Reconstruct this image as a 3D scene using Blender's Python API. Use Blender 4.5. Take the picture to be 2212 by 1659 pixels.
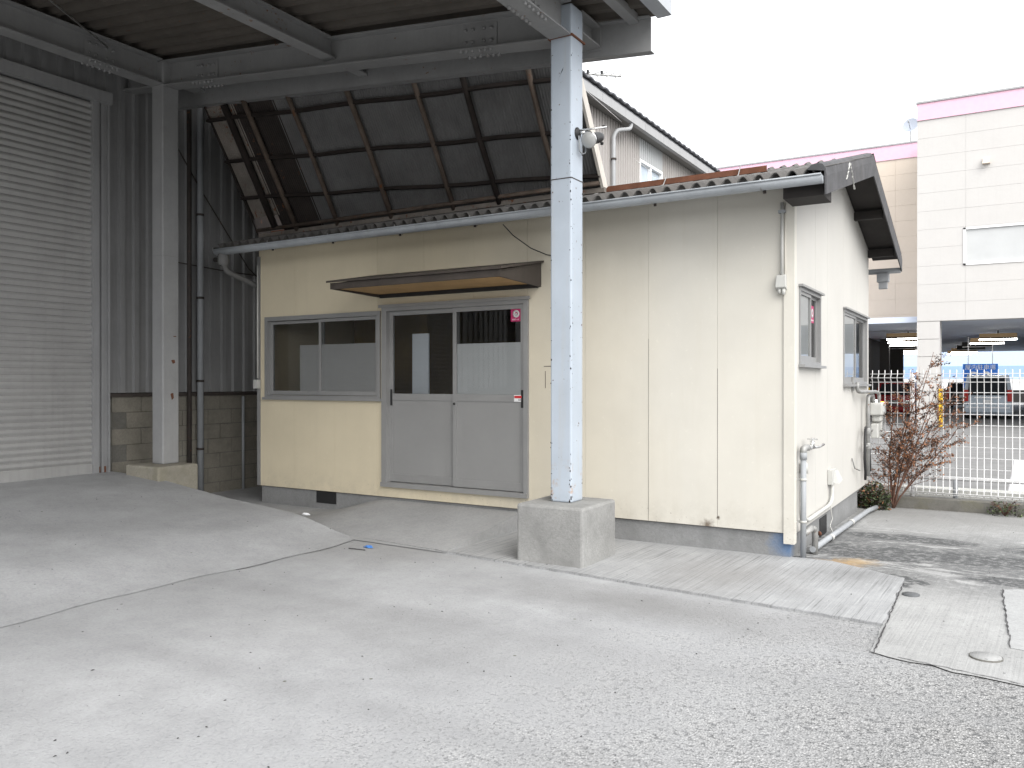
import bpy, math, random
from mathutils import Vector, Matrix
R = math.radians
rnd = random.Random(7)
scene = bpy.context.scene
for o in list(bpy.data.objects):
    bpy.data.objects.remove(o, do_unlink=True)
COL = scene.collection

# ------------------------------------------------------------------ camera, sky, sun, exposure
cam_d = bpy.data.cameras.new('camera'); cam = bpy.data.objects.new('camera', cam_d); COL.objects.link(cam)
cam.location = (1.571, -7.212, 1.5)
cam.rotation_euler = (R(90 - 0.13), 0, R(31.05))
cam_d.sensor_width = 36; cam_d.lens = 1788 / 2212 * 36
cam_d.clip_start = 0.05; cam_d.clip_end = 3000
scene.camera = cam
world = bpy.data.worlds.new('World'); scene.world = world; world.use_nodes = True
wn = world.node_tree; wn.nodes.clear()
w_out = wn.nodes.new('ShaderNodeOutputWorld'); w_bg = wn.nodes.new('ShaderNodeBackground')
w_sky = wn.nodes.new('ShaderNodeTexSky'); w_sky.sky_type = 'NISHITA'; w_sky.sun_disc = False
SUN_EL, SUN_AZ = 42.0, 128.0            # azimuth clockwise from +y: the light comes from the open side
w_sky.sun_elevation = R(SUN_EL); w_sky.sun_rotation = R(SUN_AZ)
w_sky.air_density = 1.0; w_sky.dust_density = 5.0; w_sky.ozone_density = 1.0
w_hs = wn.nodes.new('ShaderNodeHueSaturation'); w_hs.inputs['Saturation'].default_value = 0.30
wn.links.new(w_sky.outputs[0], w_hs.inputs['Color']); 
w_mx = wn.nodes.new('ShaderNodeMix'); w_mx.data_type = 'RGBA'; w_mx.inputs[0].default_value = 0.82      # even bright cloud cover over the sky
w_mx.inputs[7].default_value = (7.15, 7.25, 7.45, 1)
wn.links.new(w_hs.outputs[0], w_mx.inputs[6]); wn.links.new(w_mx.outputs[2], w_bg.inputs[0])
w_bg.inputs[1].default_value = 0.15
wn.links.new(w_bg.outputs[0], w_out.inputs[0])
sun_d = bpy.data.lights.new('sun', 'SUN'); sun = bpy.data.objects.new('sun', sun_d); COL.objects.link(sun)
sun_d.energy = 1.4; sun_d.angle = R(50); sun_d.color = (1.0, 0.97, 0.92)
sd = Vector((math.sin(R(SUN_AZ)) * math.cos(R(SUN_EL)), math.cos(R(SUN_AZ)) * math.cos(R(SUN_EL)), math.sin(R(SUN_EL))))
sun.rotation_euler = sd.to_track_quat('Z', 'Y').to_euler(); sun.location = (20, -8, 25)
scene.view_settings.view_transform = 'Standard'; scene.view_settings.look = 'None'
scene.view_settings.exposure = 1.1; scene.view_settings.gamma = 1.0
scene.view_settings.use_curve_mapping = False
scene.cycles.max_bounces = 8; scene.cycles.diffuse_bounces = 5; scene.cycles.transparent_max_bounces = 12
scene.cycles.use_denoising = True
scene.cycles.sample_clamp_indirect = 6

# ------------------------------------------------------------------ materials
class NT:
    def __init__(s, m):
        s.t = m.node_tree; s.n = s.t.nodes; s.l = s.t.links
        s.b = s.n['Principled BSDF']; s.pos = s.n.new('ShaderNodeNewGeometry').outputs['Position']
    def val(s, v):
        return v
    def _in(s, sock, v):
        if hasattr(v, 'is_linked') or isinstance(v, bpy.types.NodeSocket): s.l.new(v, sock)
        else: sock.default_value = v
    def mapping(s, scale=(1, 1, 1), rot=(0, 0, 0), loc=(0, 0, 0), vec=None):
        n = s.n.new('ShaderNodeMapping'); s.l.new(vec or s.pos, n.inputs[0])
        n.inputs['Scale'].default_value = scale; n.inputs['Rotation'].default_value = rot; n.inputs['Location'].default_value = loc
        return n.outputs[0]
    def noise(s, scale, detail=4, rough=.6, vec=None, dist=0):
        n = s.n.new('ShaderNodeTexNoise'); s.l.new(vec or s.pos, n.inputs['Vector'])
        n.inputs['Scale'].default_value = scale; n.inputs['Detail'].default_value = detail
        n.inputs['Roughness'].default_value = rough; n.inputs['Distortion'].default_value = dist
        return n.outputs[0]
    def voronoi(s, scale, vec=None, feature='F1', out=0, rand=1):
        n = s.n.new('ShaderNodeTexVoronoi'); n.feature = feature; s.l.new(vec or s.pos, n.inputs['Vector'])
        n.inputs['Scale'].default_value = scale; n.inputs['Randomness'].default_value = rand
        return n.outputs[out]
    def ramp(s, fac, *stops):
        n = s.n.new('ShaderNodeValToRGB'); s.l.new(fac, n.inputs[0]); e = n.color_ramp.elements
        while len(e) < len(stops): e.new(.5)
        for el, (p, c) in zip(e, stops):
            el.position = p; el.color = (c, c, c, 1) if not isinstance(c, (tuple, list)) else (*c, 1)
        return n.outputs[0]
    def math(s, op, a, b=0, c=None):
        n = s.n.new('ShaderNodeMath'); n.operation = op
        s._in(n.inputs[0], a); s._in(n.inputs[1], b)
        if c is not None: s._in(n.inputs[2], c)
        return n.outputs[0]
    def mix(s, fac, a, b, mode='MIX'):
        n = s.n.new('ShaderNodeMix'); n.data_type = 'RGBA'; n.blend_type = mode
        s._in(n.inputs[0], fac)
        s._in(n.inputs[6], a if not isinstance(a, tuple) else (*a, 1) if len(a) == 3 else a)
        s._in(n.inputs[7], b if not isinstance(b, tuple) else (*b, 1) if len(b) == 3 else b)
        return n.outputs[2]
    def sep(s, vec=None):
        n = s.n.new('ShaderNodeSeparateXYZ'); s.l.new(vec or s.pos, n.inputs[0]); return n.outputs
    def near(s, p, r0, r1, amp=0., nscale=6):
        """1 inside radius r0 of point p, 0 beyond r1, edge broken up by noise"""
        n = s.n.new('ShaderNodeVectorMath'); n.operation = 'DISTANCE'; s.l.new(s.pos, n.inputs[0]); n.inputs[1].default_value = p
        d = n.outputs['Value']
        if amp: d = s.math('ADD', d, s.math('MULTIPLY', s.math('SUBTRACT', s.noise(nscale, 4), .5), amp))
        m = s.n.new('ShaderNodeMapRange'); s.l.new(d, m.inputs[0])
        m.inputs[1].default_value = r0; m.inputs[2].default_value = r1; m.inputs[3].default_value = 1; m.inputs[4].default_value = 0
        return m.outputs[0]
    def blob(s, p, sc, r0, r1, amp, ns):
        v = s.mapping((1 / sc[0], 1 / sc[1], 1), loc=(-p[0] / sc[0], -p[1] / sc[1], 0))
        n = s.n.new('ShaderNodeVectorMath'); n.operation = 'LENGTH'; s.l.new(v, n.inputs[0])
        d = s.math('ADD', n.outputs['Value'], s.math('MULTIPLY', s.math('SUBTRACT', s.noise(ns, 8, .72), .5), amp))
        m = s.n.new('ShaderNodeMapRange'); s.l.new(d, m.inputs[0])
        m.inputs[1].default_value = r0; m.inputs[2].default_value = r1; m.inputs[3].default_value = 1; m.inputs[4].default_value = 0
        return m.outputs[0]
    def bump(s, h, strength=.3, dist=.01):
        n = s.n.new('ShaderNodeBump'); s.l.new(h, n.inputs['Height']); n.inputs['Strength'].default_value = strength
        n.inputs['Distance'].default_value = dist; s.l.new(n.outputs[0], s.b.inputs['Normal'])
    def color(s, c): s._in(s.b.inputs['Base Color'], c)
    def rough(s, v): s._in(s.b.inputs['Roughness'], v)

MATS = {}
def newmat(name, rough=.6, metal=0., spec=.4):
    m = bpy.data.materials.new(name); m.use_nodes = True; t = NT(m)
    t.b.inputs['Roughness'].default_value = rough; t.b.inputs['Metallic'].default_value = metal
    t.b.inputs['Specular IOR Level'].default_value = spec
    MATS[name] = m; return m, t

def painted(name, col, rough=.55, var=.12, scale=3., rust=0., streak=0., dirt=0., metal=0., bump=.0, rustcol=(.16, .06, .025), spec=.4):
    m, t = newmat(name, rough, metal, spec)
    n1 = t.noise(scale, 6, .6); n2 = t.noise(scale * 9, 4)
    f = t.ramp(n1, (.3, 1 - var), (.7, 1 + var * .4))
    c = t.mix(1., col, f, 'MULTIPLY')
    c = t.mix(1., c, t.ramp(n2, (.35, 1 - var * .35), (.65, 1.)), 'MULTIPLY')
    if streak:
        s = t.noise(14, 5, .65, t.mapping((1, 1, .05)))
        c = t.mix(t.math('MULTIPLY', t.ramp(s, (.5, 0), (.75, 1)), streak), c, tuple(x * .45 for x in col))
    if dirt:
        d = t.noise(1.3, 8, .7)
        c = t.mix(t.math('MULTIPLY', t.ramp(d, (.45, 0), (.7, 1)), dirt), c, (.09, .08, .07))
    if rust:
        r = t.noise(16, 8, .7); r2 = t.noise(2.1, 3)
        k = t.math('MULTIPLY', t.ramp(r, (.66 - rust * .2, 0), (.70 - rust * .2, 1)), t.ramp(r2, (.5, 0), (.6, 1)))
        c = t.mix(k, c, rustcol)
    t.color(c)
    if bump:
        t.bump(t.noise(scale * 25, 5), bump, .004)
    t.rough(t.math('ADD', rough - .08, t.math('MULTIPLY', n2, .2)))
    return m

def plain(name, col, rough=.5, metal=0., spec=.4, var=.06):
    return painted(name, col, rough, var, 6., metal=metal, spec=spec)

# hut
def hut_paint():
    m, t = newmat('cream_wall_paint', .6)
    n = t.noise(1.4, 6, .6); n2 = t.noise(22, 5, .6); st = t.noise(9, 6, .7, t.mapping((1, 1, .07)))
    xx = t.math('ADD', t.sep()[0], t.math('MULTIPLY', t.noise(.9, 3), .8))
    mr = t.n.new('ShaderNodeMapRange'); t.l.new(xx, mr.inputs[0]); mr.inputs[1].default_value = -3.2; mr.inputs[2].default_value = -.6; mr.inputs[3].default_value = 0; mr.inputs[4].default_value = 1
    base = t.mix(mr.outputs[0], (.62, .55, .405), (.585, .563, .505))      # cream towards the left end, blending into ivory towards the right
    c = t.mix(1., base, t.ramp(n, (.3, .93), (.7, 1.03)), 'MULTIPLY')
    c = t.mix(t.math('MULTIPLY', t.ramp(st, (.52, 0), (.8, 1)), .14), c, (.45, .40, .30))
    c = t.mix(t.math('MULTIPLY', t.ramp(n2, (.62, 0), (.72, 1)), .18), c, (.80, .77, .68))
    # chips and scuffs low down on the boards
    z = t.sep()[2]
    low = t.ramp(z, (.22, 1), (.50, 0))
    ch = t.math('MULTIPLY', t.ramp(t.noise(34, 5, .7), (.63, 0), (.66, 1)), low)
    c = t.mix(t.math('MULTIPLY', ch, .7), c, (.20, .17, .14))
    spl = t.math('MULTIPLY', t.ramp(z, (.21, 1), (.50, 0)), t.ramp(t.noise(7, 6, .7), (.42, 0), (.7, 1)))
    c = t.mix(t.math('MULTIPLY', spl, .35), c, (.30, .27, .22))
    chip = t.near((-.74, -.0, .225), .01, .07, .14, 24)
    c = t.mix(chip, c, (.16, .13, .10))
    c = t.mix(t.near((-.642, -.0, .30), .006, .022, .03, 50), c, (.10, .08, .06))
    t.color(c); t.bump(t.noise(90, 4), .12, .002)
    return m
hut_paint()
m, t = newmat('gable_wall_paint', .6)
n = t.noise(1.2, 6, .6); st = t.noise(8, 6, .7, t.mapping((1, 1, .06)))
c = t.mix(1., (.505, .493, .462), t.ramp(n, (.3, .94), (.7, 1.02)), 'MULTIPLY')
c = t.mix(t.math('MULTIPLY', t.ramp(st, (.52, 0), (.8, 1)), .16), c, (.52, .48, .40))
c = t.mix(t.math('MULTIPLY', t.ramp(t.noise(38, 5, .7), (.66, 0), (.70, 1)), .4), c, (.42, .38, .32))
t.color(c); t.bump(t.noise(80, 4), .12, .002)

def concrete(name, col, var=.18, dirt=.35, pits=.5, bump=.35, blue=None, moss=0):
    m, t = newmat(name, .85, spec=.25)
    a = t.noise(2.2, 8, .65); b = t.noise(40, 6, .7); p = t.voronoi(70)
    c = t.mix(1., col, t.ramp(a, (.25, 1 - var), (.75, 1 + var * .5)), 'MULTIPLY')
    c = t.mix(1., c, t.ramp(b, (.3, .82), (.7, 1.08)), 'MULTIPLY')
    c = t.mix(t.math('MULTIPLY', t.ramp(t.noise(5, 8, .75), (.52, 0), (.72, 1)), dirt), c, tuple(x * .4 for x in col))
    c = t.mix(t.math('MULTIPLY', t.ramp(p, (.05, 1), (.16, 0)), pits), c, tuple(x * .3 for x in col))
    if moss:
        c = t.mix(t.math('MULTIPLY', t.ramp(t.noise(3, 6, .7), (.5, 0), (.65, 1)), moss), c, (.12, .11, .05))
    if blue:
        c = t.mix(t.math('MULTIPLY', t.near(blue, .0, .20, .16, 16), .7), c, (.05, .16, .36))
    t.color(c); t.bump(t.math('ADD', b, t.math('MULTIPLY', p, .6)), bump, .006)
    return m
concrete('footing_concrete', (.30, .30, .292), var=.3, dirt=.5, pits=.6)
concrete('footing_concrete_old', (.33, .31, .26), moss=.25)
concrete('foundation_concrete', (.24, .243, .243), blue=(-.04, .03, .13))
concrete('block_concrete', (.24, .225, .19), var=.3, dirt=.5)
concrete('kerb_concrete', (.16, .155, .14), var=.3, dirt=.6, moss=.3)
concrete('ramp_concrete', (.33, .333, .335), var=.14, dirt=.25, pits=.25, bump=.25)
concrete('lot_kerb_concrete', (.5, .5, .47), var=.1, dirt=.2)

def yard_mat():
    m, t = newmat('yard_concrete', .88, spec=.25)
    x, y, z = t.sep()
    big = t.noise(.55, 6, .6); mid = t.noise(3.2, 8, .7); fine = t.noise(55, 5, .7)
    # smooth trowelled skin to the west, worn to bare aggregate to the east
    worn = t.ramp(t.math('ADD', t.math('MULTIPLY', t.math('ADD', x, t.math('MULTIPLY', y, -.28)), .16), t.math('MULTIPLY', mid, .5)), (.30, 0), (.75, 1))
    base = t.mix(1., (.375, .38, .387), t.ramp(big, (.3, .88), (.7, 1.08)), 'MULTIPLY')
    base = t.mix(1., base, t.ramp(mid, (.3, .86), (.7, 1.06)), 'MULTIPLY')
    base = t.mix(1., base, t.ramp(fine, (.3, .90), (.7, 1.07)), 'MULTIPLY')
    vor = t.n.new('ShaderNodeTexVoronoi'); t.l.new(t.pos, vor.inputs['Vector']); vor.inputs['Scale'].default_value = 92
    stone_r = t.sep(vor.outputs['Color'])[0]
    stone = t.ramp(stone_r, (.0, .30), (.14, .78), (.7, 1.0), (.92, 1.18), (1, 1.55))
    edge = t.ramp(vor.outputs['Distance'], (.25, 1.0), (.62, .55))
    agg = t.mix(1., t.mix(1., (.40, .398, .39), stone, 'MULTIPLY'), edge, 'MULTIPLY')
    agg = t.mix(1., agg, t.ramp(mid, (.3, .78), (.7, 1.08)), 'MULTIPLY')
    c = t.mix(worn, base, agg)
    pitn = t.math('MAXIMUM', t.ramp(t.noise(30, 3, .5), (.60, 0), (.64, 1)), t.ramp(t.noise(58, 2, .5), (.61, 0), (.65, 1)))
    pit = t.math('MULTIPLY', pitn, t.math('ADD', t.math('MULTIPLY', worn, .80), .10))
    c = t.mix(t.math('MULTIPLY', pit, .9), c, (.075, .08, .085))
    # scattered dark spots
    sp = t.ramp(t.voronoi(2.6), (.018, 1), (.03, 0))
    c = t.mix(t.math('MULTIPLY', sp, .8), c, (.07, .07, .042))
    # damp-looking grey patches in the middle of the yard
    pa = t.math('MULTIPLY', t.math('MAXIMUM', t.blob((-.55, -1.98), (1.5, .45), .2, 1.2, 1.1, 2.2), t.math('MULTIPLY', t.blob((-1.6, -3.3), (2.0, .7), .1, 1.3, 1.6, 1.2), .45)), .6)
    c = t.mix(pa, c, (.17, .168, .165))
    tr_ = t.math('MULTIPLY', t.math('MAXIMUM', t.blob((-2.2, -3.0), (3.4, .16), .2, 1.3, .9, 1.5), t.blob((-1.9, -4.3), (3.6, .15), .2, 1.3, .9, 1.5)), .16)
    c = t.mix(tr_, c, (.14, .14, .14))
    # dirt collected along the joint at the ramp toe and the walkway edge
    c = t.mix(t.math('MULTIPLY', t.near((-3.2, -1.45, 0), .05, .9, .7, 5), .35), c, (.21, .205, .195))
    t.color(c)
    h = t.math('ADD', t.math('MULTIPLY', vor.outputs['Distance'], t.math('MULTIPLY', worn, -.9)), t.math('MULTIPLY', fine, .35))
    h = t.math('SUBTRACT', h, t.math('MULTIPLY', pit, .9))
    t.bump(h, .8, .014)
yard_mat()

def brushed(name, col, ang, stains, dark=(.055, .055, .055)):
    m, t = newmat(name, .88, spec=.25)
    v = t.mapping((1, 1, 1), (0, 0, R(ang)))
    st = t.noise(1, 4, .6, t.mapping((60, 1.0, 1), vec=v)); st2 = t.noise(1, 3, .6, t.mapping((140, 1.6, 1), vec=v))
    mid = t.noise(2.6, 8, .7); fine = t.noise(60, 4, .7)
    c = t.mix(1., col, t.ramp(mid, (.3, .84), (.7, 1.1)), 'MULTIPLY')
    ln = t.math('ADD', t.math('MULTIPLY', st, .6), t.math('MULTIPLY', st2, .4))
    c = t.mix(1., c, t.ramp(ln, (.36, .55), (.46, .98), (.58, 1.05), (.66, 1.30)), 'MULTIPLY')
    c = t.mix(1., c, t.ramp(fine, (.3, .9), (.7, 1.06)), 'MULTIPLY')
    for (p, r0, r1, amp, ns, k, cc) in stains:
        c = t.mix(t.math('MULTIPLY', t.near(p, r0, r1, amp, ns), k), c, cc or dark)
    t.color(c); t.bump(t.math('ADD', ln, t.math('MULTIPLY', fine, .4)), .5, .008)
    return m
brushed('walkway_concrete', (.325, .33, .334), 2, [((-.35, -.95, 0), .1, .8, .9, 3, .4, (.2, .19, .18)), ((.55, -.35, 0), .05, .5, .5, 4, .5, (.13, .13, .13))])
def east_mat():
    m, t = newmat('apron_concrete', .86, spec=.3)
    x, y, z = t.sep()
    v = t.mapping((1, 1, 1), (0, 0, R(3)))
    st = t.noise(1, 4, .6, t.mapping((70, 1.2, 1), vec=v)); mid = t.noise(2.4, 8, .72); fine = t.noise(60, 4, .7)
    c = t.mix(1., (.33, .332, .328), t.ramp(mid, (.3, .84), (.7, 1.1)), 'MULTIPLY')
    c = t.mix(1., c, t.ramp(st, (.36, .92), (.5, 1.0), (.66, 1.04)), 'MULTIPLY')
    c = t.mix(1., c, t.ramp(fine, (.3, .88), (.7, 1.06)), 'MULTIPLY')
    # oily dark stains running across behind y = -0.6
    band = t.math('MULTIPLY', t.ramp(y, (.0, 0), (.0001, 1)), 1.)
    n = t.n.new('ShaderNodeMapRange'); t.l.new(y, n.inputs[0]); n.inputs[1].default_value = -1.0; n.inputs[2].default_value = .1; n.inputs[3].default_value = 0; n.inputs[4].default_value = 1
    n2 = t.n.new('ShaderNodeMapRange'); t.l.new(y, n2.inputs[0]); n2.inputs[1].default_value = 1.4; n2.inputs[2].default_value = 2.6; n2.inputs[3].default_value = 1; n2.inputs[4].default_value = .25
    str_ = t.noise(1, 9, .74, t.mapping((.55, 1.35, 1), (0, 0, R(8)), (1.1, .62, 0)), 1.2)
    k = t.math('MULTIPLY', t.math('MULTIPLY', n.outputs[0], n2.outputs[0]), t.ramp(str_, (.41, 0), (.46, 1)))
    k = t.math('MULTIPLY', k, .8)
    for (p, sc_, ns) in (((.62, -.38), (.50, .26), 5), ((1.35, .85), (1.5, .36), 3.5), ((1.75, -.02), (.55, .22), 4), ((.75, 1.75), (.7, .28), 4), ((2.2, 1.6), (.9, .3), 4), ((.55, .55), (.5, .25), 5)):
        k = t.math('MAXIMUM', k, t.blob(p, sc_, .80, 1.02, 1.6, ns))
    gr_ = t.ramp(t.noise(16, 6, .75), (.36, .35), (.52, 1))
    c = t.mix(t.math('MULTIPLY', t.math('MULTIPLY', k, gr_), .92), c, (.05, .052, .054))
    c = t.mix(t.math('MULTIPLY', t.near((.33, -.02, 0), .04, .22, .3, 9), .75), c, (.42, .25, .09))
    c = t.mix(t.math('MULTIPLY', t.near((.48, .18, 0), .04, .22, .3, 9), .6), c, (.40, .27, .12))
    b2 = t.n.new('ShaderNodeMapRange'); t.l.new(y, b2.inputs[0]); b2.inputs[1].default_value = 2.4; b2.inputs[2].default_value = 3.6; b2.inputs[3].default_value = 0; b2.inputs[4].default_value = .55
    c = t.mix(b2.outputs[0], c, (.17, .168, .16))
    c = t.mix(t.math('MULTIPLY', t.ramp(t.noise(30, 3, .5), (.66, 0), (.70, 1)), .6), c, (.12, .12, .12))
    t.color(c); t.bump(t.math('ADD', fine, st), .4, .008)
east_mat()
concrete('patch_concrete', (.35, .354, .354), var=.1, dirt=.15, pits=.3)
painted('asphalt', (.19, .19, .188), .9, .2, 2., bump=.3)
painted('far_ground', (.18, .175, .16), .95, .3, .05)
painted('line_paint', (.75, .75, .73), .7, .15, 5)

# steel and sheet
def column_mat():
    m, t = newmat('column_paint', .45)
    n = t.noise(2.2, 6, .6); st = t.noise(16, 5, .65, t.mapping((1, 1, .05)))
    c = t.mix(1., (.40, .45, .51), t.ramp(n, (.3, .9), (.7, 1.05)), 'MULTIPLY')
    c = t.mix(t.math('MULTIPLY', t.ramp(st, (.55, 0), (.8, 1)), .25), c, (.42, .36, .27))
    ch = t.ramp(t.noise(26, 4, .62), (.675, 0), (.69, 1))
    c = t.mix(ch, c, (.10, .05, .035))
    z = t.sep()[2]
    mr = t.n.new('ShaderNodeMapRange'); t.l.new(z, mr.inputs[0]); mr.inputs[1].default_value = .48; mr.inputs[2].default_value = .9; mr.inputs[3].default_value = 1; mr.inputs[4].default_value = 0
    c = t.mix(t.math('MULTIPLY', t.ramp(t.noise(11, 6, .75), (.55, 0), (.66, 1)), t.math('MULTIPLY', mr.outputs[0], .8)), c, (.36, .19, .07))
    t.color(c); t.bump(t.noise(60, 4), .08, .002)
column_mat()
painted('column_paint_grey', (.32, .323, .325), .5, .12, 2.5, rust=.0, streak=.15)
painted('canopy_steel', (.27, .272, .273), .5, .14, 2.5, streak=.12, rust=.25)
painted('edge_gutter_paint', (.40, .42, .445), .45, .1, 3, streak=.1)
painted('canopy_deck', (.11, .097, .083), .75, .25, 2.2, dirt=.3, rust=.2)
painted('rust_steel', (.16, .065, .036), .85, .35, 9, bump=.3)
painted('rust_dark', (.03, .023, .02), .9, .4, 6, bump=.2)
painted('rust_pole', (.13, .10, .08), .85, .4, 7, bump=.25, rust=.4)
painted('screen_sheet', (.135, .135, .135), .7, .25, 3, streak=.3, dirt=.2)
painted('screen_sheet_pale', (.24, .215, .19), .7, .35, 3, rust=.5, dirt=.3)
painted('screen_sheet_dark', (.035, .028, .025), .85, .4, 4, rust=.3)
painted('barge_board', (.66, .62, .56), .6, .12, 5, streak=.3)
painted('wall_sheet', (.26, .262, .264), .5, .12, 1.5, streak=.35)
painted('shutter_paint', (.36, .358, .35), .45, .10, 3, streak=.2)
painted('shutter_frame', (.31, .312, .315), .5, .1, 3, streak=.2)
painted('flashing_dark', (.06, .05, .045), .7, .3, 6, rust=.3)
painted('pipe_grey', (.31, .325, .34), .5, .12, 6, streak=.15)
painted('pipe_pale', (.50, .50, .475), .5, .12, 6, streak=.2)
painted('pipe_dim', (.15, .15, .148), .6, .2, 6)
painted('galvanised', (.33, .33, .32), .45, .3, 12, metal=.3, rust=.25)
painted('chrome', (.75, .75, .74), .22, .1, 10, metal=.9)
painted('aluminium', (.29, .29, .287), .42, .08, 4, metal=.25)
painted('aluminium_panel', (.25, .25, .247), .5, .06, 2.)
painted('black_plastic', (.02, .02, .021), .5, .2, 8)
painted('brown_trim', (.07, .058, .05), .55, .25, 6, streak=.2)
painted('plywood', (.46, .29, .13), .6, .2, 4, streak=.1)
painted('roof_slate', (.12, .115, .11), .85, .4, 4.5, dirt=.35, bump=.5, streak=0)
painted('verge_slate', (.085, .085, .09), .8, .35, 6, dirt=.3, bump=.4, streak=.3)
painted('dark_wood', (.035, .031, .029), .8, .3, 5, bump=.2)
painted('mortar_white', (.6, .6, .57), .9, .2, 20)
painted('gutter_pvc', (.36, .385, .41), .45, .12, 4, streak=.2, dirt=.12)
painted('interior_brown', (.17, .115, .042), .8, .2, 2)
painted('interior_dark', (.045, .042, .04), .9, .2, 2)
painted('frost_film', (.50, .51, .51), .6, .05, 2)
painted('frost_film_grey', (.34, .34, .335), .6, .05, 2)
painted('curtain_pale', (.60, .64, .68), .8, .06, 2)
plain('sticker_pink', (.42, .025, .12), .4); plain('sticker_white', (.8, .8, .8), .4); plain('sticker_grey', (.52, .53, .53), .4)
plain('sticker_red', (.55, .03, .035), .4); plain('sticker_ink', (.03, .03, .035), .5)
painted('house_siding', (.36, .34, .325), .55, .08, 1.)
painted('house_siding_patch', (.44, .455, .46), .5, .08, 1.)
painted('house_trim', (.36, .365, .37), .5, .08, 2, streak=.2)
painted('house_pipe', (.40, .41, .42), .5, .1, 3)
plain('house_pane', (.50, .58, .66), .1)
painted('house_soffit', (.20, .195, .185), .6, .1, 2)
painted('house_tile', (.22, .225, .245), .75, .35, 9, bump=.4)
painted('mall_panel', (.53, .517, .50), .6, .05, .5, streak=.05)
painted('mall_panel_warm', (.60, .52, .435), .6, .05, .5)
plain('dish_grey', (.36, .39, .45), .5)
plain('mall_pink', (.74, .47, .57), .6); plain('mall_white', (.84, .84, .84), .5)
painted('mall_ceiling', (.62, .68, .80), .7, .1, .6)
plain('mall_blue_pale', (.55, .68, .88), .6); plain('mall_blue', (.32, .47, .75), .6); painted('mall_dark', (.03, .028, .027), .8, .2, 1)
plain('yellow_guard', (.75, .45, .02), .5); plain('lamp_housing', (.70, .48, .26), .6)
plain('sign_blue', (.04, .24, .88), .4); plain('sign_white', (.9, .9, .9), .4)
plain('fence_white', (.80, .80, .80), .4); plain('board_white', (.85, .85, .87), .4)
painted('shrub_bark', (.16, .085, .06), .85, .3, 20)
painted('leaf_rust', (.33, .15, .075), .7, .4, 40); painted('leaf_dark', (.045, .035, .03), .7, .4, 40)
painted('leaf_green', (.055, .075, .03), .6, .5, 30); painted('leaf_pale', (.20, .26, .12), .5, .3, 30)
plain('car_silver', (.42, .48, .54), .25, 0., var=.01); plain('car_red', (.25, .012, .014), .25, .1); plain('car_dark', (.05, .05, .055), .25)
plain('tyre', (.02, .02, .02), .8); plain('car_glass', (.012, .014, .016), .08, spec=.7); plain('tail_red', (.45, .015, .01), .3)
plain('litter_white', (.85, .86, .88), .6); plain('litter_blue', (.08, .22, .55), .3); painted('iron_cover', (.10, .105, .11), .6, .3, 20)
plain('lens_frost', (.40, .405, .40), .12, spec=.8)
plain('debris_dark', (.05, .048, .05), .9)

def emis(name, col, st):
    m, t = newmat(name); t.b.inputs['Base Color'].default_value = (*col, 1)
    t.b.inputs['Emission Color'].default_value = (*col, 1); t.b.inputs['Emission Strength'].default_value = st
emis('tube_lit', (1., .97, .92), 24); emis('headlamp_lit', (.95, .95, 1.), 8); emis('indicator_lit', (1., .35, .05), 4)
def glass(name, tint=(.75, .78, .78), refl=1.):
    m = bpy.data.materials.new(name); m.use_nodes = True; t = m.node_tree; t.nodes.clear(); MATS[name] = m
    o = t.nodes.new('ShaderNodeOutputMaterial'); mx = t.nodes.new('ShaderNodeMixShader'); tr = t.nodes.new('ShaderNodeBsdfTransparent')
    gl = t.nodes.new('ShaderNodeBsdfGlossy'); fr = t.nodes.new('ShaderNodeFresnel'); fr.inputs[0].default_value = 1.6
    mu = t.nodes.new('ShaderNodeMath'); mu.operation = 'MULTIPLY'; mu.inputs[1].default_value = refl
    tr.inputs[0].default_value = (*tint, 1); gl.inputs['Roughness'].default_value = .02; gl.inputs[0].default_value = (.9, .9, .9, 1)
    t.links.new(fr.outputs[0], mu.inputs[0]); t.links.new(mu.outputs[0], mx.inputs[0]); t.links.new(tr.outputs[0], mx.inputs[1]); t.links.new(gl.outputs[0], mx.inputs[2]); t.links.new(mx.outputs[0], o.inputs[0])
glass('window_glass', (.92, .93, .93), .8); glass('house_glass', (.35, .45, .55), 3.); glass('lens_glass', (.92, .93, .93), 1.5)

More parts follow.
